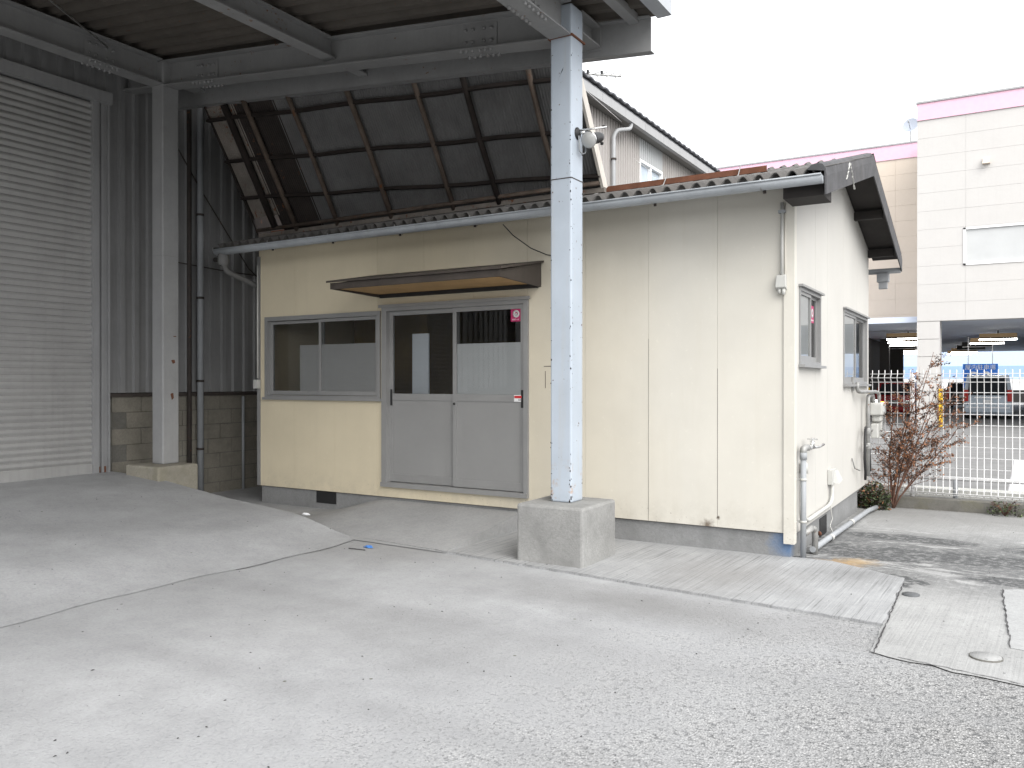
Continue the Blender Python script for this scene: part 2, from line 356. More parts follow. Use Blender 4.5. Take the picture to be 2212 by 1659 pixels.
# ------------------------------------------------------------------ mesh helpers
class MB:
    def __init__(s): s.v = []; s.f = []; s.sm = []
    def add(s, vs, fs, smooth=False):
        b = len(s.v); s.v += [tuple(p) for p in vs]; s.f += [tuple(i + b for i in f) for f in fs]; s.sm += [smooth] * len(fs); return s
    def box(s, x0, x1, y0, y1, z0, z1):
        if x0 > x1: x0, x1 = x1, x0
        if y0 > y1: y0, y1 = y1, y0
        if z0 > z1: z0, z1 = z1, z0
        v = [(x0, y0, z0), (x1, y0, z0), (x1, y1, z0), (x0, y1, z0), (x0, y0, z1), (x1, y0, z1), (x1, y1, z1), (x0, y1, z1)]
        return s.add(v, [(3, 2, 1, 0), (4, 5, 6, 7), (0, 1, 5, 4), (1, 2, 6, 5), (2, 3, 7, 6), (3, 0, 4, 7)])
    def hexa(s, v):   # 8 corner points, ordered like box
        return s.add(v, [(3, 2, 1, 0), (4, 5, 6, 7), (0, 1, 5, 4), (1, 2, 6, 5), (2, 3, 7, 6), (3, 0, 4, 7)])
    def prism(s, poly, d):   # polygon (3D points) extruded by vector d
        n = len(poly); p2 = [tuple(Vector(p) + Vector(d)) for p in poly]
        return s.add(list(poly) + p2, [tuple(range(n))[::-1], tuple(range(n, 2 * n))] + [(i, (i + 1) % n, n + (i + 1) % n, n + i) for i in range(n)])
    def bar(s, a, b, w, h, up=(0, 0, 1)):   # rectangular bar from a to b
        a, b = Vector(a), Vector(b); d = (b - a).normalized(); up = Vector(up)
        side = d.cross(up).normalized() if d.cross(up).length > 1e-5 else Vector((1, 0, 0)); u = side.cross(d).normalized()
        q = [side * (-w / 2) + u * (-h / 2), side * (w / 2) + u * (-h / 2), side * (w / 2) + u * (h / 2), side * (-w / 2) + u * (h / 2)]
        return s.prism([a + k for k in q], b - a)
    def tube(s, pts, r, n=8, caps=True, r1=None):
        pts = [Vector(p) for p in pts]; m = len(pts)
        rs = r if isinstance(r, (list, tuple)) else [r + ((r1 - r) * i / (m - 1) if r1 is not None else 0) for i in range(m)]
        t0 = (pts[1] - pts[0]).normalized(); ref = Vector((0, 0, 1)) if abs(t0.z) < .9 else Vector((1, 0, 0))
        u = t0.cross(ref).normalized(); vs = []
        for i, p in enumerate(pts):
            t_ = (pts[min(i + 1, m - 1)] - pts[max(i - 1, 0)]).normalized()
            u = (u - t_ * u.dot(t_)).normalized(); w = t_.cross(u)
            for k in range(n):
                a = 2 * math.pi * k / n; vs.append(p + (u * math.cos(a) + w * math.sin(a)) * rs[i])
        s.add(vs, [(i * n + k, i * n + (k + 1) % n, (i + 1) * n + (k + 1) % n, (i + 1) * n + k) for i in range(m - 1) for k in range(n)], True)
        if caps:
            b = len(s.v) - n * m
            s.f += [tuple(b + k for k in range(n))[::-1], tuple(b + (m - 1) * n + k for k in range(n))]; s.sm += [False, False]
        return s
    def lathe(s, prof, o, axis, n=20):   # prof: list of (radius, distance along axis)
        o = Vector(o); ax = Vector(axis).normalized(); ref = Vector((0, 0, 1)) if abs(ax.z) < .9 else Vector((1, 0, 0))
        u = ax.cross(ref).normalized(); w = ax.cross(u); vs = []
        for (r, h) in prof:
            for k in range(n):
                a = 2 * math.pi * k / n; vs.append(o + ax * h + (u * math.cos(a) + w * math.sin(a)) * r)
        m = len(prof)
        return s.add(vs, [(i * n + k, i * n + (k + 1) % n, (i + 1) * n + (k + 1) % n, (i + 1) * n + k) for i in range(m - 1) for k in range(n)], True)
    def sheet(s, fn, nu, nv, smooth=True):   # fn(i/nu, j/nv) -> point
        vs = [fn(i / nu, j / nv) for i in range(nu + 1) for j in range(nv + 1)]
        return s.add(vs, [(i * (nv + 1) + j, (i + 1) * (nv + 1) + j, (i + 1) * (nv + 1) + j + 1, i * (nv + 1) + j + 1) for i in range(nu) for j in range(nv)], smooth)
    def mesh(s, name):
        me = bpy.data.meshes.new(name); me.from_pydata([tuple(p) for p in s.v], [], s.f)
        me.polygons.foreach_set('use_smooth', s.sm); me.update()
        return me
def fillet(pts, r, n=4):
    pts = [Vector(p) for p in pts]; out = [pts[0]]
    for i in range(1, len(pts) - 1):
        a, b, c = pts[i - 1], pts[i], pts[i + 1]
        d = min(r, (a - b).length * .45, (c - b).length * .45)
        p, q = b + (a - b).normalized() * d, b + (c - b).normalized() * d
        for k in range(n + 1):
            u = k / n; out.append(p * (1 - u) ** 2 + b * 2 * u * (1 - u) + q * u * u)
    return out + [pts[-1]]

def put(name, mesh, mat, parent=None, loc=None, rot=None, bevel=0, kind=None, label=None):
    if isinstance(mesh, MB): mesh = mesh.mesh(name)
    if not mesh.materials: mesh.materials.append(MATS[mat])
    o = bpy.data.objects.new(name, mesh); COL.objects.link(o)
    if loc: o.location = loc
    if rot: o.rotation_euler = rot
    if parent is not None:
        o.parent = parent; o.matrix_parent_inverse = Matrix.Translation(-world_loc(parent))
    if bevel:
        b = o.modifiers.new('bevel', 'BEVEL'); b.width = bevel; b.segments = 2; b.limit_method = 'ANGLE'
    if kind: o['kind'] = kind
    if label: o['label'] = label
    return o
WL = {}
def world_loc(o):
    return Vector(WL.get(o.name, (0, 0, 0)))
def tag(o, label, cat, group=None, kind=None):
    o['label'] = label; o['category'] = cat
    if group: o['group'] = group
    if kind: o['kind'] = kind
    return o
def thing(name, loc, label, cat, group=None):
    o = bpy.data.objects.new(name, None); COL.objects.link(o); o.location = loc; o.empty_display_size = .1
    WL[o.name] = tuple(loc)
    return tag(o, label, cat, group)
def structure(name, mesh, mat, **k):
    return put(name, mesh, mat, kind='structure', **k)
def rects_minus(r, holes):   # rectangle (a0,a1,b0,b1) minus holes -> list of rectangles
    out = [r]
    for h in holes:
        nxt = []
        for (a0, a1, b0, b1) in out:
            if h[1] <= a0 or h[0] >= a1 or h[3] <= b0 or h[2] >= b1: nxt.append((a0, a1, b0, b1)); continue
            if h[2] > b0: nxt.append((a0, a1, b0, h[2]))
            if h[3] < b1: nxt.append((a0, a1, h[3], b1))
            lo, hi = max(b0, h[2]), min(b1, h[3])
            if h[0] > a0: nxt.append((a0, h[0], lo, hi))
            if h[1] < a1: nxt.append((h[1], a1, lo, hi))
        out = nxt
    return out
def text_part(name, s, size, loc, rot, mat, parent, align='CENTER', ext=.001, sx=1.):
    cu = bpy.data.curves.new(name, 'FONT'); cu.body = s; cu.size = size; cu.align_x = align; cu.align_y = 'CENTER'; cu.extrude = ext; cu.resolution_u = 3
    tmp = bpy.data.objects.new('tmp_text', cu); COL.objects.link(tmp)
    bpy.context.view_layer.update()
    me = bpy.data.meshes.new_from_object(tmp.evaluated_get(bpy.context.evaluated_depsgraph_get()))
    bpy.data.objects.remove(tmp, do_unlink=True)
    me.materials.clear()
    if sx != 1.:
        for v in me.vertices: v.co.x *= sx
    return put(name, me, mat, parent, loc=loc, rot=rot)

# ------------------------------------------------------------------ ground
def gz(x, y):
    k = min(1, max(0, (x + 1.0) / 1.0))
    return -.025 * max(0, y) * k
FY = 4.45       # fence line
structure('ground', MB().add([(-900, -900, -.3), (900, -900, -.3), (900, 900, -.3), (-900, 900, -.3)], [(0, 1, 2, 3)]), 'far_ground')
yard = MB(); yard.sheet(lambda u, v: (-16 + 34 * u, -18 + (FY + 18) * v, gz(-16 + 34 * u, -18 + (FY + 18) * v) ), 68, 45)
structure('yard', yard, 'yard_concrete')
def jitter_edge(a, b, n, amp, seed):
    r = random.Random(seed); a, b = Vector(a), Vector(b); d = (b - a); nrm = Vector((-d.y, d.x, 0)).normalized()
    return [a + d * (i / n) + (nrm * r.uniform(-amp, amp) if 0 < i < n else Vector((0, 0, 0))) for i in range(n + 1)]
def slab(name, poly, z, mat, th=.05, bev=0):
    m = MB(); pts = [(p[0], p[1], gz(p[0], p[1]) + z) for p in poly]
    low = [(p[0], p[1], gz(p[0], p[1]) - th) for p in poly]; n = len(pts)
    m.add(pts + low, [tuple(range(n))] + [(i, n + i, n + (i + 1) % n, (i + 1) % n) for i in range(n)])
    return structure(name, m, mat)
e1 = jitter_edge((-3.72, -1.185, 0), (.905, -1.69, 0), 90, .006, 1)
e2 = jitter_edge((.905, -1.69, 0), (.885, -.30, 0), 26, .012, 2)
poly = [tuple(p) for p in e1] + [tuple(p) for p in e2[1:]] + [(.3, .06, 0), (-.02, .06, 0), (-3.72, .06, 0)]
slab('walkway', poly, .014, 'walkway_concrete')
# right-hand apron, bounded by ragged joints
j1 = jitter_edge((.93, -2.27, 0), (.915, -1.69, 0), 14, .014, 3)
j2 = jitter_edge((.915, -1.69, 0), (.895, -.30, 0), 24, .01, 2)
j3 = jitter_edge((4.2, -3.05, 0), (.93, -2.27, 0), 60, .02, 4)
poly = [tuple(p) for p in j1] + [tuple(p) for p in j2[1:]] + [(.31, .07, 0), (.05, .07, 0)]
apr = MB(); rj0 = random.Random(77)
# the apron follows the fall of the ground: strips along y
ys = [-3.05 + i * (FY + 3.0 - .08) / 40 for i in range(41)]
def left_x(y):
    if y < -2.27: return None
    if y < -.30: return .905 + (y + 1.69) * -.02 + random.Random(int(y * 50)).uniform(-.012, .012)
    if y < .07: return .895 - (y + .30) / .37 * .6
    return -.35
rows = []
for y in [-2.27 + (FY - .05 + 2.27) * i / 60 for i in range(61)]:
    x0 = left_x(y); r = [(x0 + (4.2 - x0) * k / 32, y - max(0, (x0 + (4.2 - x0) * k / 32 - .9)) * .235 * max(0, min(1, (-.8 - y) / 1.4)), 0) for k in range(33)]
    rows.append([(p[0], p[1] + (rj0.uniform(-.03, .03) if y < -2.26 else 0), gz(p[0], p[1]) + .007) for p in r])
vs = [p for r in rows for p in r]
apr.add(vs, [(i * 33 + k, i * 33 + k + 1, (i + 1) * 33 + k + 1, (i + 1) * 33 + k) for i in range(60) for k in range(32)])
structure('apron', apr, 'apron_concrete')
pp = [tuple(p) for p in jitter_edge((1.575, -1.80, 0), (1.525, -.32, 0), 30, .008, 6)] + [(1.62, -.24, 0), (3.2, -.45, 0), (3.2, -2.1, 0)]
slab('patch', pp, .012, 'patch_concrete')
# open joints: dark sunk strips lying in the seams
def joint(name, pts, w, parent=None, z=.0175):
    m = MB(); r = random.Random(len(pts)); l, q = [], []
    for i, p in enumerate(pts):
        a = pts[max(0, i - 1)]; b = pts[min(len(pts) - 1, i + 1)]; d = (Vector(b) - Vector(a)); nn = Vector((-d.y, d.x, 0)).normalized() * w * r.uniform(.25, 1)
        l.append(Vector(p) + nn); q.append(Vector(p) - nn)
    n = len(pts); vs = [(p.x, p.y, gz(p.x, p.y) + z) for p in l + q]
    m.add(vs, [(i, i + 1, n + i + 1, n + i) for i in range(n - 1)])
    return structure(name, m, 'debris_dark')
joint('slab_joint', e1, .003)
joint('slab_joint', [tuple(p) for p in jitter_edge((.93, -2.33, 0), (.898, -.5, 0), 40, .005, 8)], .006)
joint('slab_joint', [tuple(p) for p in jitter_edge((1.05, -2.29, 0), (2.2, -2.53, 0), 34, .008, 9)], .004, z=.010)
joint('slab_joint', [tuple(p) for p in jitter_edge((1.575, -1.80, 0), (1.525, -.32, 0), 30, .008, 6)], .005)

# loading ramp up to the roller shutter
RX = [(-3.74, .004), (-3.9, .018), (-4.05, .045), (-4.25, .095), (-4.5, .152), (-5.0, .21), (-5.56, .25), (-6.1, .31), (-6.7, .385), (-7.2, .415), (-7.72, .43)]
def rampz(x):
    for (xa, za), (xb, zb) in zip(RX, RX[1:]):
        if xb <= x <= xa: return za + (zb - za) * (xa - x) / (xa - xb)
    return RX[-1][1] if x < -7 else 0
rm = MB(); NY = 60
xs = [-3.74 - 3.98 * i / 36 for i in range(37)]
rj = random.Random(5)
def rampedge(y): return .035 * math.sin(y * 2.3) + .02 * math.sin(y * 7.1 + 1)
rows = []
for i, x in enumerate(xs):
    rows.append([(x + (rampedge(-1.18 - 12 * j / NY) if i == 0 else 0), -1.18 - 12 * j / NY, rampz(x) + (.004 * math.sin(x * 5 + j * .9) if 0 < i < 36 else 0)) for j in range(NY + 1)])
vs = [p for r in rows for p in r]; W = NY + 1
rm.add(vs, [(i * W + j, i * W + j + 1, (i + 1) * W + j + 1, (i + 1) * W + j) for i in range(36) for j in range(NY)], True)
rm.add([(x, -1.18, rampz(x)) for x in xs] + [(x, -1.18, -.05) for x in xs], [(i, i + 1, 38 + i, 37 + i) for i in range(36)])
structure('loading_ramp', rm, 'yard_concrete')
joint('slab_joint', [(-3.735 + rampedge(-1.2 - .1 * i) * 1.0 + .008, -1.2 - .1 * i, 0) for i in range(16)], .005, z=.004)
# ramp at the hut door
dr = MB()
def drz(x, y):
    side = min(1, max(0, (x + 5.3) / .9)); side = side * side * (3 - 2 * side)
    d = min(1, max(0, -y / 1.24)); return .001 + .18 * side * (1 - d)
dr.sheet(lambda u, v: (-5.4 + 2.74 * u, -1.19 - .045 * u * 2.74 + (1.24 + .045 * u * 2.74) * v, drz(-5.4 + 2.74 * u, -1.24 + 1.24 * v) + .006), 30, 14)
dr.add([(-2.66, -1.31, .004), (-2.66, .05, .004), (-2.66, .05, .19), (-2.66, -1.31, .016)], [(0, 1, 2, 3)])
structure('door_ramp', dr, 'ramp_concrete')

# ------------------------------------------------------------------ site hut
hut = thing('site_hut', (-3.2, 2.1, 0), 'low cream panelled site hut with corrugated slate roof behind the steel column', 'hut')
HX0, HX1, HY0, HY1 = -6.45, 0.0, 0.0, 4.33
WIN = (-6.33, -4.49, 1.305, 2.30); DOOR = (-4.46, -2.57, .335, 2.35)
RID_Y, RID_Z, EAV_Z = 2.15, 3.86, 3.165     # roof surface heights: ridge, front eave at y=-0.45
def roofz(y): return RID_Z - abs(y - RID_Y) * (RID_Z - EAV_Z) / (RID_Y + .45)
fnd = MB()
fnd.box(HX0 + .02, HX1 - .03, .03, .15, -.15, .215)
fnd.box(-.15, HX1 - .03, .15, 3.62, -.2, .205)
fnd.box(HX0 + .02, HX0 + .15, .15, 4.2, -.1, .21); fnd.box(HX0 + .15, -.15, 4.1, 4.2, -.2, .21)
fo = put('foundation', fnd, 'foundation_concrete', hut)
put('vent_opening', MB().box(-5.50, -5.19, .022, .034, .07, .212), 'black_plastic', hut)
put('vent_opening', MB().box(-.034, -.022, 1.28, 1.62, -.02, .16), 'black_plastic', hut)
# front wall boards, one by one
PW = .648
for k in range(10):
    x1 = -k * PW - (.001 if k else .0); x0 = max(HX0, -(k + 1) * PW + .001)
    top, bot = 3.19, .218
    off = .0 + (.0015 if k % 3 == 1 else 0)
    for (a0, a1, b0, b1) in rects_minus((x0, x1, bot, top), [WIN, DOOR]):
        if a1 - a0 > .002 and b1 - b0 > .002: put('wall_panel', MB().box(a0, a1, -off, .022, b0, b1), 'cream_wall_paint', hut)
bk = MB()
for (a0, a1, b0, b1) in rects_minus((HX0, HX1, .21, 3.18), [WIN, DOOR]): bk.box(a0, a1, .0225, .10, b0, b1)
put('wall_core', bk, 'brown_trim', hut)
# gable wall, boards between joints
GW1 = (.22, 1.15, 1.655, 2.33); GW2 = (2.44, 4.16, 1.475, 2.305)
gj = [0.024, .93, 1.53, 2.43, 3.34, HY1]
def gtop(y): return roofz(y) - .085
for a, b in zip(gj, gj[1:]):
    a_, b_ = a + .0015, b - .0015
    for (p0, p1, q0, q1) in rects_minus((a_, b_, .205, 2.60), [GW1, GW2]):
        put('wall_panel', MB().box(-.022, 0, p0, p1, q0, q1), 'gable_wall_paint', hut)
    mb = MB()
    ps = [a_, b_] if not (a_ < RID_Y < b_) else [a_, RID_Y, b_]
    mb.prism([(0, a_, 2.60)] + [(0, b_, 2.60)] + [(0, y, gtop(y)) for y in ps[::-1]], (-.022, 0, 0))
    put('wall_panel', mb, 'gable_wall_paint', hut)
gb = MB()
for (p0, p1, q0, q1) in rects_minus((.10, HY1, .2, 3.0), [GW1, GW2]): gb.box(-.10, -.0225, p0, p1, q0, q1)
gb.prism([(-.0225, .1, 3.0), (-.0225, HY1, 3.0), (-.0225, HY1 - .3, gtop(4.03)), (-.0225, RID_Y, gtop(RID_Y)), (-.0225, .3, gtop(.3))], (-.07, 0, 0))
put('wall_core', gb, 'brown_trim', hut)
put('wall_panel', MB().box(HX0, HX1 - .1, HY1 - .1, HY1, .2, 3.05), 'gable_wall_paint', hut)
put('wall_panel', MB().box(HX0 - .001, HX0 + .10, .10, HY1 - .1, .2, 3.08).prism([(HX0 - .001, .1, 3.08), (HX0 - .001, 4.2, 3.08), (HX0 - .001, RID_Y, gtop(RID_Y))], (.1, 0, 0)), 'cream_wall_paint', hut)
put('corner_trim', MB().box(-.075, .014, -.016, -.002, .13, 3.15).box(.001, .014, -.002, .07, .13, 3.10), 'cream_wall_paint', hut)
put('corner_trim', MB().box(HX0 - .02, HX0 + .03, -.014, -.002, .22, 3.06), 'aluminium', hut)
# dark crack where a board has sprung at the bottom
put('board_joint', MB().box(-.6495, -.647, -.003, .001, .30, 1.62), 'flashing_dark', hut)
put('board_joint', MB().box(-1.297, -1.295, -.003, .001, .22, 1.9), 'flashing_dark', hut)
# room inside
put('room', MB().box(HX0 + .12, -.12, 3.0, 3.05, .2, 2.7).box(HX0 + .12, -.12, .12, 4.2, .30, .33).box(HX0 + .12, -.12, .12, 4.2, 2.55, 2.6), 'interior_dark', hut)
put('partition', MB().box(-4.62, -4.52, .9, 3.0, .33, 2.55).box(HX0 + .13, -4.7, 1.6, 1.65, .33, 2.5), 'interior_brown', hut)
put('blind', MB().box(-4.28, -4.05, .30, .32, 1.36, 2.05), 'curtain_pale', hut)
put('shelf', MB().box(-3.2, -2.5, 1.5, 1.8, 1.95, 1.99).box(-3.2, -2.5, 1.5, 1.8, 2.11, 2.15).box(-3.22, -3.18, 1.5, 1.8, .33, 2.2), 'curtain_pale', hut)

def sash(parent, name, axis, a0, a1, z0, z1, d, th=.03, st=.035, rails=(), glassmat='window_glass', framemat='aluminium', bot=.05):
    """a sliding sash in plane axis ('x': faces -y at depth d, 'y': faces +x at depth d)"""
    def bx(m, p0, p1, q0, q1, t0=0, t1=th):
        if axis == 'x': m.box(p0, p1, d + t0, d + t1, q0, q1)
        else: m.box(d - t1, d - t0, p0, p1, q0, q1)
    m = MB(); bx(m, a0, a0 + st, z0, z1); bx(m, a1 - st, a1, z0, z1); bx(m, a0 + st, a1 - st, z0, z0 + bot); bx(m, a0 + st, a1 - st, z1 - st, z1)
    for (r0, r1) in rails: bx(m, a0 + st, a1 - st, r0, r1)
    s_ = put(name, m, framemat, parent)
    return s_, bx
def pane(parent, bx, a0, a1, z0, z1, mat='window_glass', name='pane', t0=.012, t1=.016):
    m = MB(); bx(m, a0, a1, z0, z1, t0, t1)
    v = m.v; q = MB()          # a single outward face: the pane itself
    xs_, ys_ = sorted({p[0] for p in v}), sorted({p[1] for p in v})
    if xs_[-1] - xs_[0] > ys_[-1] - ys_[0]: q.add([(a0, ys_[0], z0), (a1, ys_[0], z0), (a1, ys_[0], z1), (a0, ys_[0], z1)], [(0, 1, 2, 3)])
    else: q.add([(xs_[-1], a0, z0), (xs_[-1], a1, z0), (xs_[-1], a1, z1), (xs_[-1], a0, z1)], [(0, 1, 2, 3)])
    return put(name, q, mat, parent)

# left front window
w = put('window', MB().box(WIN[0], WIN[0] + .05, -.022, .07, WIN[2], WIN[3]).box(WIN[1] - .045, WIN[1], -.022, .07, WIN[2], WIN[3])
        .box(WIN[0] + .05, WIN[1] - .045, -.022, .07, WIN[3] - .05, WIN[3]).box(WIN[0] + .05, WIN[1] - .045, -.022, .07, WIN[2], WIN[2] + .035)
        .box(WIN[0] - .02, WIN[1] + .03, -.045, -.0225, WIN[2] - .02, WIN[2] + .012), 'aluminium', hut)
s1, b1 = sash(w, 'sash', 'x', WIN[0] + .05, -5.40, 1.345, 2.245, .035)
pane(w, b1, WIN[0] + .085, -5.435, 1.395, 2.21)
s2, b2 = sash(w, 'sash', 'x', -5.44, WIN[1] - .045, 1.345, 2.245, .0)
pane(w, b2, -5.405, WIN[1] - .08, 1.395, 2.21)
m = MB(); b2(m, -5.405, WIN[1] - .08, 1.395, 1.945, .018, .021); put('frosted_film', m, 'frost_film_grey', w)
m = MB(); b1(m, -5.80, -5.435, 1.395, 1.945, .018, .021); put('frosted_film', m, 'frost_film_grey', w)
# sliding door
dfr = MB().box(DOOR[0], DOOR[0] + .07, -.03, .08, DOOR[2] + .05, DOOR[3] - .06).box(DOOR[1] - .05, DOOR[1], -.03, .08, DOOR[2] + .05, DOOR[3] - .06).box(DOOR[0], DOOR[1], -.03, .08, DOOR[3] - .06, DOOR[3])
dfr.box(DOOR[0], DOOR[1], -.05, .08, DOOR[2], DOOR[2] + .05).box(DOOR[0] - .03, DOOR[1] + .03, -.05, -.0305, DOOR[3] - .02, DOOR[3] + .012)
door = put('sliding_door', dfr, 'aluminium', hut)
for (a0, a1, d, hx) in ((DOOR[0] + .07, -3.455, .03, DOOR[0] + .095), (-3.50, DOOR[1] - .05, -.008, DOOR[1] - .075)):
    lf, bx = sash(door, 'door_leaf', 'x', a0, a1, .392, 2.288, d, .032, .045, rails=((1.30, 1.372),), bot=.085)
    m = MB(); bx(m, a0 + .045, a1 - .045, .477, 1.30, .008, .02); put('door_panel', m, 'aluminium_panel', door)
    pane(door, bx, a0 + .045, a1 - .045, 1.372, 2.243)
    m = MB(); bx(m, hx - .014, hx + .014, 1.24, 1.42, -.003, .0); put('handle', m, 'black_plastic', door)
m = MB(); m.box(-3.455, -2.665, .012, .015, 1.372, 1.905); put('frosted_film', m, 'frost_film', door)
put('lock', MB().lathe([(0, -.012), (.012, -.012), (.012, 0)], (-3.478, -.008, 1.27), (0, 1, 0), 12), 'black_plastic', door)
put('lock', MB().box(-3.492, -3.470, -.016, -.008, 1.10, 1.20), 'aluminium', door)
# stickers on the right leaf
st = put('sticker', MB().box(-2.785, -2.668, -.0005, .0015, 2.115, 2.241), 'sticker_pink', door)
put('emblem', MB().lathe([(.0175, 0), (.039, 0), (.039, -.001), (.0175, -.001), (.0175, 0)], (-2.722, -.0008, 2.192), (0, 1, 0), 28), 'sticker_grey', door)
put('emblem', MB().lathe([(0, -.0005), (.0125, -.0005), (.0125, 0)], (-2.724, -.0012, 2.188), (0, 1, 0), 20), 'sticker_grey', door)
text_part('sticker_text', '東洋テック', .0165, (-2.727, -.0012, 2.134), (R(90), 0, 0), 'sticker_white', door)
put('label_plate', MB().box(-2.74, -2.648, -.0105, -.0085, 1.302, 1.37), 'sticker_white', door)
put('label_plate', MB().box(-2.736, -2.652, -.0118, -.0106, 1.336, 1.362), 'sticker_red', door)
text_part('label_text', 'CR', .024, (-2.676, -.0118, 1.320), (R(90), 0, 0), 'sticker_ink', door)
# door hood
HL, HR, HD = -4.52, -2.43, -.78
hood = put('door_hood', MB().prism([(HL - .03, HD - .03, 2.555), (HL - .03, 0, 2.71), (HL - .03, 0, 2.69), (HL - .03, HD - .03, 2.535)], (HR - HL + .06, 0, 0)), 'brown_trim', hut)
put('hood_fascia', MB().box(HL, HR, HD, HD + .03, 2.47, 2.535), 'brown_trim', hood)
for x in (HL, HR - .03):
    put('hood_side', MB().prism([(x, HD + .031, 2.47), (x, -.001, 2.45), (x, -.001, 2.688), (x, HD + .031, 2.535)], (.03, 0, 0)), 'brown_trim', hood)
put('hood_soffit', MB().box(HL + .031, HR - .031, HD + .031, -.03, 2.482, 2.49), 'plywood', hood)
put('hood_batten', MB().box(HL + .031, HR - .031, -.028, -.001, 2.44, 2.49), 'black_plastic', hood)
for i in range(0):
    xx = HL + .2 + i * .42
    put('hood_seam', MB().prism([(xx, HD - .02, 2.556), (xx, -.002, 2.708), (xx, -.002, 2.722), (xx, HD - .02, 2.570)], (.018, 0, 0)), 'brown_trim', hood)
# gable windows
for (a0, a1, z0, z1), mid, gm in ((GW1, .72, 'window_glass'), (GW2, 3.30, 'window_glass')):
    w = put('window', MB().box(-.05, .012, a0, a0 + .03, z0, z1).box(-.05, .012, a1 - .03, a1, z0, z1).box(-.05, .012, a0 + .03, a1 - .03, z1 - .03, z1).box(-.05, .012, a0 + .03, a1 - .03, z0, z0 + .03)
            .box(.0005, .055, a0 - .02, a1 + .03, z0 - .025, z0 - .001).box(.0005, .04, a0 - .02, a1 + .03, z1 + .001, z1 + .02), 'aluminium', hut)
    s1, b1 = sash(w, 'sash', 'y', a0 + .03, mid + .02, z0 + .03, z1 - .03, .0, .022, .028)
    pane(w, b1, a0 + .058, mid - .008, z0 + .08, z1 - .058)
    s2, b2 = sash(w, 'sash', 'y', mid - .02, a1 - .03, z0 + .03, z1 - .03, -.025, .022, .028)
    pane(w, b2, mid + .008, a1 - .058, z0 + .08, z1 - .058)
    m = MB(); b1(m, a0 + .058, mid - .008, z0 + .08, z1 - .058, .0185, .021); put('frosted_film', m, 'frost_film', w)
    put('curtain', MB().box(-.30, -.28, a0, a1, z0 - .05, z1 + .05), 'curtain_pale', w)
    if a0 < 1:
        put('sticker', MB().box(-.0375, -.035, .90, 1.03, 2.06, 2.22), 'sticker_pink', w)
        put('emblem', MB().lathe([(.017, 0), (.044, 0), (.044, .001), (.017, .001), (.017, 0)], (-.0345, .965, 2.15), (1, 0, 0), 24), 'sticker_grey', w)
        text_part('sticker_text', '東洋テック', .018, (-.0343, .965, 2.082), (R(90), 0, R(90)), 'sticker_white', w)
# roof sheets: big-wave slate, pitch 130 mm
P_W, AMP = .13, .028
RX0, RX1 = -6.72, .345
def slate(name, xa, xb, ya, yb, mat='roof_slate'):
    m = MB(); nw = max(1, round((xb - xa) / P_W)); nu = nw * 12
    lift = .0
    def f(u, v):
        x = xa + (xb - xa) * u; y = ya + (yb - ya) * v
        return (x, y, roofz(y) + AMP * (1.1 * math.cos(2 * math.pi * (x - RX1) / P_W) - .16 * math.cos(4 * math.pi * (x - RX1) / P_W)) - AMP + .012 + .004 * (1 - v))
    m.sheet(f, nu, 1)
    o = put(name, m, mat, hut)
    s = o.modifiers.new('thick', 'SOLIDIFY'); s.thickness = .008; s.offset = -1
    return o
xs_ = [RX1 - .78 * i for i in range(10)]
for i, xb in enumerate(xs_):
    xa = max(RX0, xb - .78 - .01)
    if xb - xa < .05: continue
    slate('roof_sheet', xa, xb, -.45, 1.02); slate('roof_sheet', xa, xb, .90, RID_Y)
    slate('roof_sheet', xa, xb, 4.75, RID_Y)
# ridge cap rolls, wave by wave
m = MB(); nx = int((RX1 - RX0) / P_W) * 12
def ridge(u, v):
    x = RX0 + (RX1 - RX0) * u; a = (v - .5) * .34
    return (x, RID_Y + a, roofz(RID_Y + a) + .014 + 1.25 * AMP * math.cos(2 * math.pi * (x - RX1) / P_W) - AMP + .012 * math.cos(math.pi * (v - .5)))
m.sheet(ridge, nx, 4); rc = put('ridge_cap', m, 'roof_slate', hut)
# verge: rolled edge with a deep face
for (ya, yb) in ((-.47, .86), (.84, RID_Y), (4.77, 3.3), (3.32, RID_Y)):
    m = MB()
    prof = [(.21, .012), (.24, .035), (.28, .045), (.32, .035), (.345, .0), (.352, -.06), (.350, -.205), (.338, -.205), (.335, -.02), (.21, -.0)]
    n = len(prof); va = [(x, ya, roofz(ya) + z) for x, z in prof]; vb = [(x, yb, roofz(yb) + z) for x, z in prof]
    m.add(va + vb, [(i, (i + 1) % n, n + (i + 1) % n, n + i) for i in range(n)] + [tuple(range(n)), tuple(range(n, 2 * n))])
    put('verge_cap', m, 'verge_slate', hut)
m = MB(); r = random.Random(3)
for (y_a, y_b) in ((.60, .42), (.64, .86)):
    pts = [(.3535, y_a + (y_b - y_a) * (i / 14) ** 1.3 + r.uniform(-.012, .012), roofz(.6) + .0 - .19 * i / 14) for i in range(15)]
    for p, q in zip(pts, pts[1:]): m.bar(p, q, .003, .004 + .012 * r.random(), (1, 0, 0))
put('mortar_repair', m, 'mortar_white', hut, kind='stuff')
